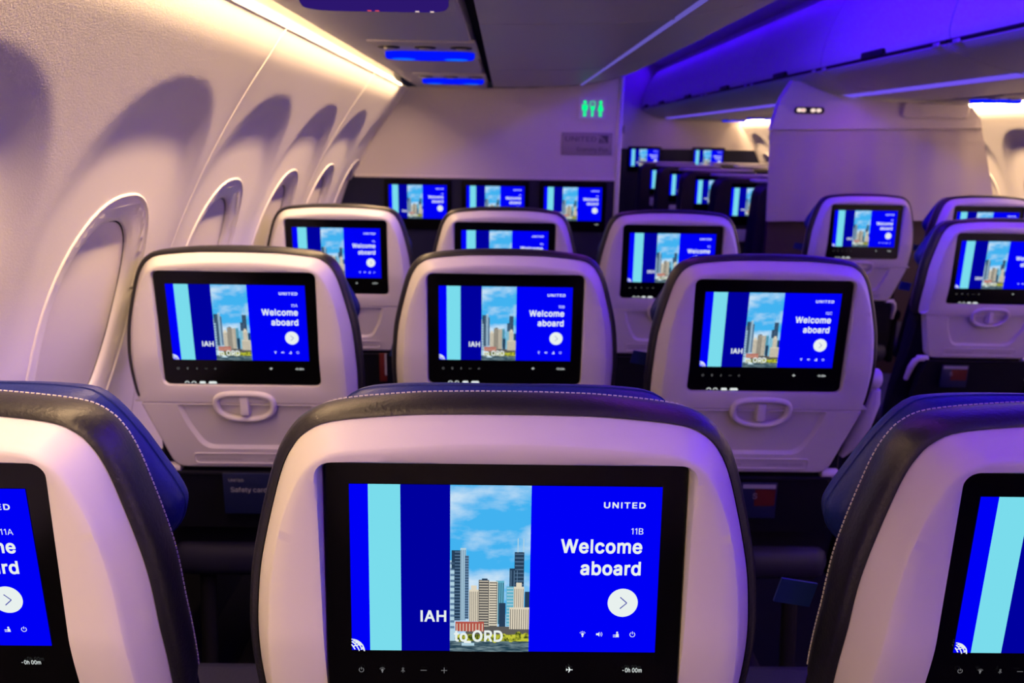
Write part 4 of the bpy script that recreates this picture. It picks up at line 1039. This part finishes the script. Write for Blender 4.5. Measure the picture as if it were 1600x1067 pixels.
# ------------------------------------------------------------------ sidewalls
RW, ZW = 1.856, 0.359                # lining radius and centre height
PHI0, PHI1 = math.asin(-0.359 / RW), math.asin((1.538 - ZW) / RW)
WIN0, WINP = 0.818, 0.535
ZWIN = 1.005
PHIW = math.asin((ZWIN - ZW) / RW)


def sstep(a, b, x):
    t = min(1, max(0, (x - a) / (b - a)))
    return t * t * (3 - 2 * t)


def scoop(y, z):
    """depth of the dished recess around each window"""
    n = math.floor((y - WIN0) / WINP + 0.5)
    dy = y - (WIN0 + n * WINP) - 0.0
    zz = z - 1.175
    a, b = 0.256, 0.250
    if zz > 0:
        d = 1.0 - (abs(dy / a) ** 2.3 + abs(zz / b) ** 2.3) ** (1 / 2.3)
    else:
        d = 1.0 - abs(dy) / a
    if d <= 0:
        return 0.0
    edge = sstep(0, 0.27, d)
    fade = max(0.0, min(1.0, (z - 0.98) / 0.45))
    return 0.0150 * edge * fade


def wall_pt(y, phi, side, h=0.0):
    z = ZW + RW * math.sin(phi)
    dep = scoop(y, z) + 0.0035 * sstep(1.48, 1.54, z) - h
    r = RW + dep
    x = -r * math.cos(phi)
    return (XC + (x if side < 0 else -x), y, ZW + r * math.sin(phi))


def build_wall(name, side, y0, y1, wins, fine0, fine1, label):
    ys = []
    y = y0
    while y < y1 - 1e-6:
        ys.append(y)
        y += 0.0125 if fine0 <= y < fine1 else 0.04
    ys.append(y1)
    nphi = 110
    ph = [PHI0 + (PHI1 - PHI0) * k / nphi for k in range(nphi + 1)]
    mb = MB()
    n = len(ph)
    for y in ys:
        for p in ph:
            mb.v.append(wall_pt(y, p, side))
    for i in range(len(ys) - 1):
        for k in range(nphi):
            yc, pc = (ys[i] + ys[i + 1]) / 2, (ph[k] + ph[k + 1]) / 2
            hole = False
            for wy in wins:
                if (abs((yc - wy) / 0.150) ** 2.4 + abs((pc - PHIW) * RW / 0.236) ** 2.4) < 1:
                    hole = True
            if hole:
                continue
            f = (i * n + k, i * n + k + 1, (i + 1) * n + k + 1, (i + 1) * n + k)
            mb.face(f if side > 0 else f[::-1], LINING)
    # rolled upper edge running into the cove
    def row(dx, z):
        return [(XC + side * (XC - dx) if side > 0 else dx, y, z) for y in (y0, y1)]
    xt = wall_pt(0, PHI1, -1)[0]
    prof = [(xt, 1.538), (xt + .003, 1.542), (xt + .002, 1.546), (xt - .006, 1.549), (xt - .020, 1.556), (xt - .030, 1.580), (xt - .026, 1.615), (xt - .005, 1.645), (xt + .036, 1.655)]
    P = [[(x if side < 0 else 2 * XC - x, y, z) for x, z in prof] for y in (y0, y1)]
    mb.loops(P, LINING, closed=False)
    o = struct(name, mb, None, label, 'wall')
    return o


WINS_L = [WIN0 + WINP * k for k in range(-1, 6)]
WINS_R = [WIN0 + WINP * k for k in range(3, 15)]
build_wall('wall_left', -1, YB, YF + 0.02, WINS_L, 0.3, YF, 'curved beige cabin sidewall on the left with dished window recesses')
build_wall('wall_right', 1, YB, YFAR + 0.05, WINS_R, 2.2, YFAR, 'curved beige cabin sidewall on the far right')


def build_window(idx, wy, side, label):
    mb = MB()
    N = 56

    def loop(k, h, kz=None):
        L = []
        for j in range(N):
            a = 2 * math.pi * j / N
            ca, sa = math.cos(a), math.sin(a)
            e = 2 / 2.4
            dy = 0.166 * k * math.copysign(abs(ca) ** e, ca)
            ds = 0.252 * (kz or k) * math.copysign(abs(sa) ** e, sa)
            L.append(wall_pt(wy + dy, PHIW + ds / RW, side, h))
        return L if side > 0 else L[::-1]
    mb.loops([loop(1.012, -.006), loop(1.008, .0016), loop(0.999, .0030), loop(.990, .0024), loop(.980, .0002), loop(.90, -.0022, .91), loop(.80, -.0045, .84),
              loop(.758, -.0070, .803), loop(.735, -.0110, .782), loop(.722, -.022, .771)][::-1], FRAME)
    w = struct('window_%d' % idx, mb, None, label, 'window')
    sh = MB()
    sh.poly(loop(.742, -.0165, .790), SHADE)
    obj('window_shade', sh, w)
    gk = MB()
    gk.loops([loop(.731, -.0152, .778), loop(.717, -.0158, .766)], GAP)
    obj('window_gasket', gk, w)
    return w


wi = 1
for k, lb in enumerate(('oval window at the left frame edge with its shade down', 'first full oval window from the left, shade down, beside the near seat',
                        'second oval window, behind the second-row window seat', 'third oval window, just left of the third-row seat',
                        'fourth and smallest oval window, nearest the left bulkhead', 'oval window hidden close against the left bulkhead')):
    build_window(wi, WIN0 + WINP * k, -1, lb)
    wi += 1
for k in range(3, 15):
    lb = 'oval window at the right frame edge beside the beige curtain' if k == 6 else 'shaded oval window on the right sidewall, number %d counted forward' % (k - 2)
    build_window(wi, WIN0 + WINP * k, 1, lb)
    wi += 1

# vertical panel joints of the sidewalls
ti = 1
for side, ys in ((-1, [1.0975 - .535 + .535 * 2 * k for k in range(0, 3)]), (1, [1.0975 - .535 + .535 * 2 * k for k in range(1, 8)])):
    for y in ys:
        mb = MB()
        a = [[wall_pt(y + dy, PHI0 + .1 + (PHI1 - PHI0 - .1) * t / 50, side, h) for t in range(51)] for dy, h in
             ((-.004, -.002), (-.0034, .0008), (-.0016, .0018), (.0016, .0018), (.0034, .0008), (.004, -.002))]
        mb.loops(a if side < 0 else a[::-1], FRAME, closed=False)
        struct('trim_%d' % ti, mb, None, 'narrow joint strip between two sidewall panels', 'trim')
        ti += 1


for nm, side, y1 in (('baseboard_left', -1, YF - .005), ('baseboard_right', 1, YFAR - .005)):
    mb = MB()
    pr = [wall_pt(0.2957, PHI0 + (math.asin((.60 - ZW) / RW) - PHI0) * t / 8, side, .006) for t in range(9)]
    mb.loops([[(x, y, z) for x, _, z in pr] for y in (YB, y1)] if side < 0 else [[(x, y, z) for x, _, z in pr] for y in (y1, YB)], CARPET, closed=False)
    struct(nm, mb, None, 'dark kick panel along the foot of the sidewall', 'baseboard')


# ------------------------------------------------------------------ overhead bins
def bx(x, side):
    return x if side < 0 else 2 * XC - x


BIN_PROF = spline([(-.052, 1.552), (.15, 1.556), (.30, 1.566), (.40, 1.582), (.50, 1.606), (.575, 1.634), (.606, 1.655)], 3)
DOOR_PROF = spline([(.600, 1.674), (.607, 1.70), (.600, 1.76), (.575, 1.85), (.53, 1.95), (.475, 2.03), (.44, 2.07)], 3)


def loft_y(mb, prof, y0, y1, side, material, ends=True):
    a = [(bx(x, side), y0, z) for x, z in prof]
    b = [(bx(x, side), y1, z) for x, z in prof]
    mb.loops([a, b] if side < 0 else [b, a], material, closed=False)


def make_bin(side, y0, y1, label, group):
    t = thing('overhead_bin', label, 'overhead bin', (bx(.3, side), (y0 + y1) / 2, 1.55), group)
    off = Vector(t.location)

    def part(name, mb, parent=t, label=None):
        mb.v = [tuple(Vector(v) - off) for v in mb.v]
        return obj(name, mb, parent, label=label)
    g = .004
    lo = MB()
    P = BIN_PROF
    loft_y(lo, P + [(.600, 1.664), (.56, 1.68), (-.05, 1.68), (-.052, 1.552)], y0 + g, y1 - g, side, BINW)
    for y in (y0 + g, y1 - g):
        lo.poly([(bx(x, side), y, z) for x, z in P + [(.600, 1.664), (.56, 1.68), (-.05, 1.68)]], BINW)
    part('bin_bottom', lo)
    dr = MB()
    back = [(x - .03, z - .01) for x, z in reversed(DOOR_PROF)]
    loft_y(dr, DOOR_PROF + back + DOOR_PROF[:1], y0 + g, y1 - g, side, BINW)
    for y in (y0 + g, y1 - g):
        dr.poly([(bx(x, side), y, z) for x, z in DOOR_PROF + back], BINW)
    d = part('bin_door', dr)
    # rail with latch handle along the lower door edge
    ra = MB()
    ra.tube([(bx(.606, side), y0 + g, 1.666), (bx(.606, side), y1 - g, 1.666)], .0065, BLACK, 8)
    part('rail', ra)
    lt = MB()
    ym = (y0 + y1) / 2
    xa, xb = sorted((bx(.598, side), bx(.620, side)))
    lt.box((xa, ym - .09, 1.664), (xb, ym + .09, 1.692), BLACK, .006)
    part('latch', lt)
    for yy in (y0 + .06, y1 - .06):
        hg = MB()
        xa, xb = sorted((bx(.588, side), bx(.616, side)))
        hg.box((xa, yy - .02, 1.650), (xb, yy + .02, 1.668), ALU, .004)
        part('hinge', hg)
    ls = MB()
    if side > 0:
        w0, w1 = .298, .356
        z0, z1 = 1.5645, 1.5700
        m = E_VIOL
    else:
        w0, w1 = .322, .336
        z0, z1 = 1.5660, 1.5680
        m = E_VIOLDIM
    ls.loops([[(bx(w0, side), y, z0), (bx((w0 + w1) / 2, side), y, (z0 + z1) / 2 - .004), (bx(w1, side), y, z1), (bx(w1, side), y, z1 + .006), (bx(w0, side), y, z0 + .006)]
              for y in (y0 + .02, y1 - .012)], m, True, True)
    part('light_strip', ls, label='glowing violet light strip')
    return t


SEAM = 1.632
k0 = -4
names_l = {-1: 'left overhead bin just ahead of the camera, at the top edge', 0: 'left overhead bin second ahead, dull violet underside', 1: 'left overhead bin ending at the bulkhead'}
names_r = {-1: 'right overhead bin beside the camera', 0: 'blue-lit right overhead bin at the upper right edge', 1: 'blue-lit right overhead bin second from the right edge, above the curtain',
           2: 'blue-lit right overhead bin just beyond the curtain', 3: 'blue-lit right overhead bin, third from the far end', 4: 'blue-lit right overhead bin, second from the far end', 5: 'blue-lit right overhead bin at the far bulkhead'}
for k in range(-4, 3):
    y0, y1 = SEAM + 1.07 * (k - 1), SEAM + 1.07 * k
    y1 = min(y1, YF - .003)
    if k >= -1 and y1 - y0 > 0.1:
        make_bin(-1, y0, y1, {-1: 'left overhead bin beside the camera, out of frame', 0: 'left overhead bin overhead at the top edge of the photo',
                              1: 'left overhead bin with dull violet underside, second before the bulkhead', 2: 'left overhead bin ending at the lavatory bulkhead'}[k], 'left overhead bins')
for k in range(-1, 8):
    y0, y1 = SEAM + 1.07 * (k - 1), SEAM + 1.07 * k
    y1 = min(y1, YFAR - .003)
    if y1 - y0 > .1:
        make_bin(1, y0, y1, ['right overhead bin beside the camera, out of frame', 'right overhead bin ahead of the camera, out of frame', 'blue-lit right overhead bin at the upper right corner',
                             'blue-lit right overhead bin second from the upper right corner', 'blue-lit right overhead bin above the beige curtain', 'blue-lit right overhead bin first beyond the curtain',
                             'blue-lit right overhead bin second beyond the curtain', 'blue-lit right overhead bin before the last', 'blue-lit right overhead bin ending at the far bulkhead'][k + 1], 'right overhead bins')

# fixed channel between bin and wall that carries the service units, plus the cove and its LEDs
for side, y1, nm in ((-1, YF - .002, 'ceiling_left'), (1, YFAR - .002, 'ceiling_right')):
    mb = MB()
    prof = [(-.386, 1.575), (-.384, 1.556), (-.376, 1.549), (-.085, 1.547), (-.078, 1.551), (-.074, 1.58), (-.386, 1.660), (-.386, 1.575)]
    loft_y(mb, prof, YB, y1, side, BINW)
    dk = [(-.076, 1.575), (-.050, 1.575)]
    loft_y(mb, dk, YB, y1, side, GAP)
    struct(nm, mb, None, 'narrow service channel panel under the overhead bins', 'ceiling')
ORD = ['nearest', 'second nearest', 'third nearest', 'fourth', 'fifth', 'sixth', 'seventh', 'eighth', 'ninth', 'tenth']
for side, y1, kk, nm, end in ((-1, YF, range(2, -1, -1), 'left', 'the lavatory bulkhead'), (1, YFAR, range(7, 1, -1), 'right', 'the far bulkhead')):
    for q, k in enumerate(kk):
        ya, yb = SEAM + 1.07 * (k - 1) + .025, min(SEAM + 1.07 * k - .025, y1 - .06)
        if yb - ya < .1:
            continue
        mb = MB()
        pr = [(-.3875, 1.558), (-.3905, 1.560), (-.3935, 1.566), (-.3915, 1.572), (-.3875, 1.572)]
        loft_y(mb, pr + pr[:1], ya, yb, side, E_LED)
        for y in (ya, yb):
            mb.poly([(bx(x, side), y, z) for x, z in pr], ALU)
        o = obj('cove_light', mb)
        tag(o, 'warm white LED tube over the %s sidewall, %s to %s' % (nm, ORD[q], end), 'light', 'warm cove lights')


# passenger service units
def make_psu(x, y, side, label, lit=True):  # when not lit, the lens still glows, coloured darker for a steep view
    t = thing('service_unit', label, 'passenger service unit', (bx(x, side), y, 1.548), 'passenger service units')
    a = MB()
    a.box((-.122, -.22, -.004), (.122, .14, .004), BINW, .0035)
    obj('panel', a, t)
    b = MB()
    pts = rrect(-.112, .112, -.035, .055, .042, 6)
    b.loops([[(px, py, -.003) for px, py in pts], [(px, py, -.014) for px, py in pts], [(px * .97, py * .93, -.019) for px, py in pts]], E_PSU if lit else E_PSU_STEEP, False, True)  # not lit: same glowing lens in the darker steep-view colour
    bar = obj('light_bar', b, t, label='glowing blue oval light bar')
    for sx in (-1, 1):
        c = MB()
        c.poly([(sx * .066 + .030 * math.cos(q), .008 + .028 * math.sin(q), -.0196) for q in [2 * math.pi * i / 16 for i in range(16)]], E_PSU2 if lit else E_PSU_STEEP)  # not lit: still glowing, in the darker steep-view colour
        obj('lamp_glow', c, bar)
    for sx in (-.085, 0, .085):
        v = MB()
        v.cyl((sx, -.12, -.005), .026, .004, 'z', BLACK, 18)
        v.cyl((sx, -.12, -.008), .013, .004, 'z', ALU, 14)
        obj('air_vent', v, t)
    for sx, m in ((-.012, E_RED), (.0, E_RED), (.062, E_SIGN), (.085, E_SIGN)) if not lit else ():
        sg = MB()
        sg.poly([(sx - .003, .030, -.0200), (sx + .003, .030, -.0200), (sx + .003, .040, -.0200), (sx - .003, .040, -.0200)], m)
        obj('sign_light', sg, t)
    return t


make_psu(-.20, 1.285, -1, 'service unit with darker-coloured lens at the top edge of the photo, left of centre', False)
make_psu(-.19, 2.10, -1, 'blue-lit service unit second from the bulkhead, under the left bins')
make_psu(-.19, 3.02, -1, 'blue-lit service unit closest to the bulkhead, under the left bins')
make_psu(-.19, 3.72, 1, 'blue-lit service unit by the curtain at the right edge')
make_psu(-.19, 6.35, 1, 'blue-lit service unit first beyond the curtain')
make_psu(-.19, 7.15, 1, 'blue-lit service unit second beyond the curtain')
make_psu(-.19, 7.95, 1, 'blue-lit service unit closest to the far bulkhead')

# ceiling above the aisle
mb = MB()
cp = spline([(.40, 2.07), (.48, 2.10), (.62, 2.125), (.80, 2.14), (1.015, 2.145)], 3)
full = cp + [(2 * XC - x, z) for x, z in reversed(cp[:-1])]
mb.loops([[(x, YB, z) for x, z in full], [(x, YFAR, z) for x, z in full]][::-1], BINW, closed=False)
for s in (-1, 1):
    mb.loops([[(bx(.44, s), y, 2.07), (bx(.30, s), y, 2.14), (bx(-.9, s), y, 2.14)] for y in (YB, YFAR)], BINW, closed=False)
struct('ceiling', mb, None, 'ceiling panels over the aisle washed in blue light', 'ceiling')

# floor
mb = MB()
mb.box((-1.0, YB, -.05), (3.03, YFAR + .1, 0), CARPET)
struct('floor', mb, None, 'dark carpeted cabin floor', 'floor')
mb = MB()
mb.box((-1.0, YB - .05, 0), (3.03, YB, 2.3), BULK)
struct('wall_back', mb, None, 'cabin wall behind the camera', 'wall')

# ------------------------------------------------------------------ left front bulkhead (lavatory wall)


def wall_x(z):
    return XC - math.sqrt(RW ** 2 - (z - ZW) ** 2)


mb = MB()
zs = [0.0, .3, .6, .9, 1.0, 1.1, 1.165]
top = [1.175, 1.25, 1.35, 1.45, 1.52, 1.545]
low = [(wall_x(z), z) for z in zs]
mb.loops([[(x - .03, y, z) for x, z in low] + [(.497, y, z) for x, z in reversed(low)] for y in (YF + .002, YF + .06)], BULKNAVY, True, True)
up = [(wall_x(z) - .03, z) for z in top] + [(-.40, 1.549), (-.07, 1.549), (.12, 1.553), (.30, 1.564), (.42, 1.584), (.497, 1.604)]
mb.loops([[(x, y, z) for x, z in up] + [(.497, y, 1.17), ] for y in (YF, YF + .06)], BULK, True, True)
mb.box((-.66, YF - .004, 1.163), (.497, YF + .02, 1.176), BULK, .003)
struct('wall_front', mb, None, 'lavatory bulkhead, beige above and navy below, facing the left seats', 'wall')
mb = MB()
mb.box((.49, YF - .006, 0), (.512, YF + .07, 1.606), ALU, .004)
struct('trim_90', mb, None, 'pale vertical edge trim of the left bulkhead', 'trim')
mb = MB()
mb.box((.47, YF + .07, 0), (.50, YFAR, 1.95), BULKNAVY)
mb.box((.44, YF + .07, 1.60), (.505, YFAR, 2.1), BULK)
struct('wall_lavatory', mb, None, 'side of the lavatory along the aisle', 'wall')


def wall_monitor(X, Y, Z, seat, label, group, k=1.0):
    t = thing('wall_monitor', label, 'screen', (X, Y, Z), group)
    m = MB()
    b = star(BEZ, (0, -.01), angles((0, -.01), BEZ, extra=16))
    m.loops([[(x * k, .012, z * k) for x, z in b], [(x * k, -.006, z * k) for x, z in b], [(x * k * .99, -.009, z * k * .99) for x, z in b]], GLOSS, True, True)
    bz = obj('bezel', m, t)
    d = obj('display', DISPLAY, bz, (0, -.0092, 0))
    l = obj('lettering', lettering_mesh(seat), bz, (0, -.0092, 0))
    b_ = obj(PIECES[0][0], PIECES[0][1], bz, (0, -.0092, 0))
    d.scale = l.scale = b_.scale = (k, k, k)
    return t


for s, seat, lb in ((-1, '8A', 'left of the three screens on the left bulkhead, nearest the window'), (0, '8B', 'middle of the three screens on the left bulkhead'),
                    (1, '8C', 'right of the three screens on the left bulkhead, nearest the aisle')):
    wall_monitor(-.0374 + s * .3441, YF - .001, 1.0613, seat, lb, 'screens on the left bulkhead')

# lavatory sign
t = thing('lavatory_sign', 'lit plate with green lavatory figures high on the left bulkhead', 'sign', (.378, YF, 1.471))
mb = MB()
mb.loops([[(x, y, z) for x, z in rrect(-.058, .058, -.047, .047, .006)] for y in (.0, -.008)], SIGNBOX, True, True)
obj('plate', mb, t)
mb = MB()


def figure(mb, x, skirt):
    y = -.0095
    mb.disc(x, .026, .0075, y, E_GREEN, 14)
    if skirt:
        mb.poly([(x - .006, y, .017), (x + .006, y, .017), (x + .014, y, -.010), (x - .014, y, -.010)][::-1], E_GREEN)
    else:
        mb.poly([(x - .013, y, .016), (x + .013, y, .016), (x + .012, y, -.008), (x - .012, y, -.008)][::-1], E_GREEN)
    mb.rect(x - .0065, x - .001, -.034, -.008, y, E_GREEN)
    mb.rect(x + .001, x + .0065, -.034, -.008, y, E_GREEN)


figure(mb, -.033, False)
figure(mb, .035, True)
mb.poly([(-.011, -.0095, .010), (.012, -.0095, .010), (.008, -.0095, -.008), (-.007, -.0095, -.008)][::-1], E_GREEN)
mb.rect(-.004, .004, -.034, -.008, -.0095, E_GREEN)
for sx in (-1, 1):
    mb.rect(sx * .010 - .0015, sx * .010 + .0015, .008, .030, -.0095, E_GREEN)
mb.rect(-.006, .006, .027, .030, -.0095, E_GREEN)
obj('pictogram', mb, t, label='green lit pictogram figures')

t = thing('cabin_plaque', 'grey plaque lettered United and Economy Plus on the left bulkhead', 'sign', (.3605, YF, 1.3225))
mb = MB()
mb.box((-.1115, -.006, -.048), (.1115, 0, .048), PLAQUE, .003)
obj('plate', mb, t)
mb = MB()
text(mb, 'UNITED', .040, .010, .020, PLAQUETXT, -.007, width=.135)
text(mb, 'Economy Plus', .092, -.033, .018, PLAQUETXT, -.007, width=.135)
obj('lettering', mb, t)
mb = MB()
mb.rect(.052, .092, .004, .036, -.0066, PLAQUETXT)
for e in (.3, .55, .8):
    ring_flat(mb, .052, .004, .030 * e, .002, -.0072, PLAQUE, 0, 90, 10, rz=1 / e)
    ring_flat(mb, .052, .004, .030, .002, -.0073, PLAQUE, 0, 90, 10, rz=e)
obj('globe_emblem', mb, t)

# ------------------------------------------------------------------ curtain divider on the right
YD = 4.05
t = thing('cabin_divider', 'beige cabin divider with hard header and hanging curtain, right of the aisle', 'divider', (1.30, YD, 0))


def P(x, y, z):
    return (x - 1.30, y - YD, z)


mb = MB()
hd = [(1.312, 1.400), (2.365, 1.424), (2.35, 1.470), (2.30, 1.520), (2.26, 1.540), (2.11, 1.541), (1.90, 1.546), (1.70, 1.560), (1.55, 1.590), (1.44, 1.632), (1.395, 1.636), (1.345, 1.55), (1.318, 1.44)]
mb.loops([[P(x, y, z) for x, z in hd] for y in (YD + .03, YD - .004)] + [[P(x + (1.83 - x) * .008, YD - .008, z + (1.5 - z) * .03) for x, z in hd]], BULK, True, True)
obj('header', mb, t)
mb = MB()
NX, NZ = 90, 14


def cur(u, v, back):
    x0 = 1.318 + .020 * v
    x1 = 2.368 + .150 * v
    x = x0 + (x1 - x0) * u
    z = 1.402 + .022 * u - .450 * v
    y = YD + .004 + .004 * math.sin(u * 21) * (0.3 + v) + .0025 * math.sin(u * 47 + 3 * v) + (.012 if back else 0)
    return P(x, y, z)


for back in (0, 1):
    b0 = len(mb.v)
    for j in range(NZ + 1):
        for i in range(NX + 1):
            mb.v.append(cur(i / NX, j / NZ, back))
    for j in range(NZ):
        for i in range(NX):
            f = (b0 + j * (NX + 1) + i, b0 + j * (NX + 1) + i + 1, b0 + (j + 1) * (NX + 1) + i + 1, b0 + (j + 1) * (NX + 1) + i)
            mb.face(f if back else f[::-1], CURT)
ht = [cur(i / NX, 0.14, 0) for i in range(NX + 1)]
mb.tube([(x, y - .001, z) for x, y, z in ht], .0018, CURT, 5)
edge = [cur(0, j / NZ, 0) for j in range(NZ + 1)]
edge2 = [cur(0, j / NZ, 1) for j in range(NZ + 1)]
mb.loops([edge, edge2], CURT, closed=False)
bot = [cur(i / NX, 1, 0) for i in range(NX + 1)]
bot2 = [cur(i / NX, 1, 1) for i in range(NX + 1)]
mb.loops([bot, bot2], CURT, closed=False)
obj('curtain', mb, t)
mb = MB()
mb.box(P(1.36, YD + .05, 0), P(2.78, YD + .09, .99), BROWN, .004)
obj('partition', mb, t, label='dark lower partition wall')
mb = MB()
mb.loops([[P(x, y, z) for x, z in rrect(1.945, 2.275, 1.468, 1.543, .02)] for y in (YD, YD - .022)] +
         [[P(x, YD - .028, z) for x, z in rrect(1.953, 2.267, 1.474, 1.537, .016)]], BULK, True, True)
mb.tube([P(x, YD - .0285, z) for x, z in rrect(2.03, 2.20, 1.483, 1.528, .02)], .0015, BULK, 5, closed=True)
obj('cover_plate', mb, t)

t = thing('seat_belt_sign', 'small dark oval with lit no-smoking and seat-belt symbols on the divider header', 'sign', (1.492, YD - .008, 1.497))
mb = MB()
mb.loops([[(x, y, z) for x, z in rrect(-.074, .074, -.016, .016, .015)] for y in (0, -.006)], BLACK, True, True)
obj('lens', mb, t)
mb = MB()
for i, x in enumerate((-.050, -.030, .018, .046)):
    mb.disc(x, 0, .0125, -.0065, E_SIGN, 16, .0085)
    if i == 1:
        mb.rect(x - .007, x + .007, -.0015, .0015, -.0072, E_RED)
obj('symbol', mb, t)

# ------------------------------------------------------------------ forward cabin seen through the gap
mb = MB()
mb.box((.40, YFAR, 0), (2.9, YFAR + .05, 1.262), BULKNAVY)
mb.box((.40, YFAR, 1.262), (2.9, YFAR + .05, 2.14), BULK)
mb.box((.49, YFAR - .005, 1.256), (2.75, YFAR + .02, 1.268), BULK, .003)
struct('wall_far', mb, None, 'far bulkhead at the front of the forward cabin, navy below', 'wall')
wall_monitor(1.478, YFAR - .001, 1.165, '1E', 'left of the two small screens on the far bulkhead', 'screens on the far bulkhead', 1.18)
wall_monitor(2.156, YFAR - .001, 1.165, '1F', 'right of the two small screens on the far bulkhead', 'screens on the far bulkhead', 1.18)
t = thing('row_placard', 'small pale placard on the far wall beside the left bulkhead edge', 'sign', (1.195, YFAR - .001, 1.45))
mb = MB()
mb.box((-.06, -.005, -.04), (.06, 0, .04), PLAQUE, .003)
obj('plate', mb, t)
mb = MB()
mb.rect(-.045, .0, .0, .012, -.006, PLAQUETXT)
mb.rect(.012, .04, -.012, .02, -.006, PLAQUETXT)
obj('lettering', mb, t)


def fc_meshes():
    D = {}
    mb = MB()
    HB = fillet([(-.295, -.72), (.295, -.72), (.292, .10), (.268, .145), (-.22, .145), (-.262, .10)], [.01, .01, .05, .03, .05, .05])
    c = (0, -.2)
    A = angles(c, HB, extra=40)
    b = star(HB, c, A)

    def ins(d, y):
        return [(x - d * math.copysign(1, x) * (abs(x) > .2), y, z - (d if z > .05 else 0)) for x, z in b]
    mb.loops([[(x * .9, .10, z * .95) for x, z in b], ins(.004, .09), ins(0, .06), ins(0, .0), ins(.012, -.03), ins(.03, -.034)], FCSHELL, True, True)
    D['shell'] = mb.mesh('shell', 40)
    mb = MB()
    bz = [(x * 1.13, z * 1.13) for x, z in BEZ]
    mb.loops([[(x, -.03, z) for x, z in bz], [(x, -.038, z) for x, z in bz], [(x * .99, -.040, z * .99) for x, z in bz]], GLOSS, True, True)
    D['monitor'] = mb.mesh('monitor', 30)
    mb = MB()
    mb.box((-.23, .05, -.30), (.23, .19, .13), LEATHER, .05)
    D['backrest'] = mb.mesh('backrest', 50)
    mb = MB()
    mb.box((-.26, .12, -.60), (.26, .55, -.50), LEATHER, .04)
    D['seat_cushion'] = mb.mesh('seat_cushion', 50)
    mb = MB()
    mb.box((-.25, .02, .142), (.26, .16, .156), PLASTIC, .006)
    D['top_ledge'] = mb.mesh('top_ledge', 40)
    mb = MB()
    mb.box((-.27, .0, -1.0), (.27, .50, -.58), BLACK, .02)
    D['base'] = mb.mesh('base', 40)
    mb = MB()
    mb.rect(-.13, .13, -.225, -.185, -.0345, FCSHELL)
    mb.box((-.16, -.045, -.24), (.16, -.03, -.165), TRAY, .006)
    D['tray_shelf'] = mb.mesh('tray_shelf', 40)
    return D


FC = fc_meshes()
FCROWS = [(4.19, 'first'), (4.85, 'second'), (5.76, 'third'), (6.66, 'fourth'), (7.55, 'last')]
for X, col in ((1.525, 'aisle'), (2.18, 'window')):
    for y, nm in FCROWS:
        if col == 'window' and y < 4.5:
            continue
        x = X + (.05 if y == 4.19 else 0)
        t = thing('forward_cabin_seat', 'dark forward-cabin %s-side seat, %s in line beyond the curtain' % (col, nm), 'seat', (x, y, 0), 'forward cabin seats')
        for key in ('shell', 'backrest', 'seat_cushion', 'top_ledge', 'base', 'tray_shelf'):
            obj(key, FC[key], t, (0, 0, ZC))
        m = obj('monitor', FC['monitor'], t, (0, 0, ZC))
        d = obj('display', DISPLAY, m, (-.02, -.0405, 0))
        l = obj('lettering', lettering_mesh('%d%s' % (6 - [r[0] for r in FCROWS].index(y), 'E' if col == 'aisle' else 'F')), m, (-.02, -.0405, 0))
        d.scale = l.scale = (1.12, 1.12, 1.12)
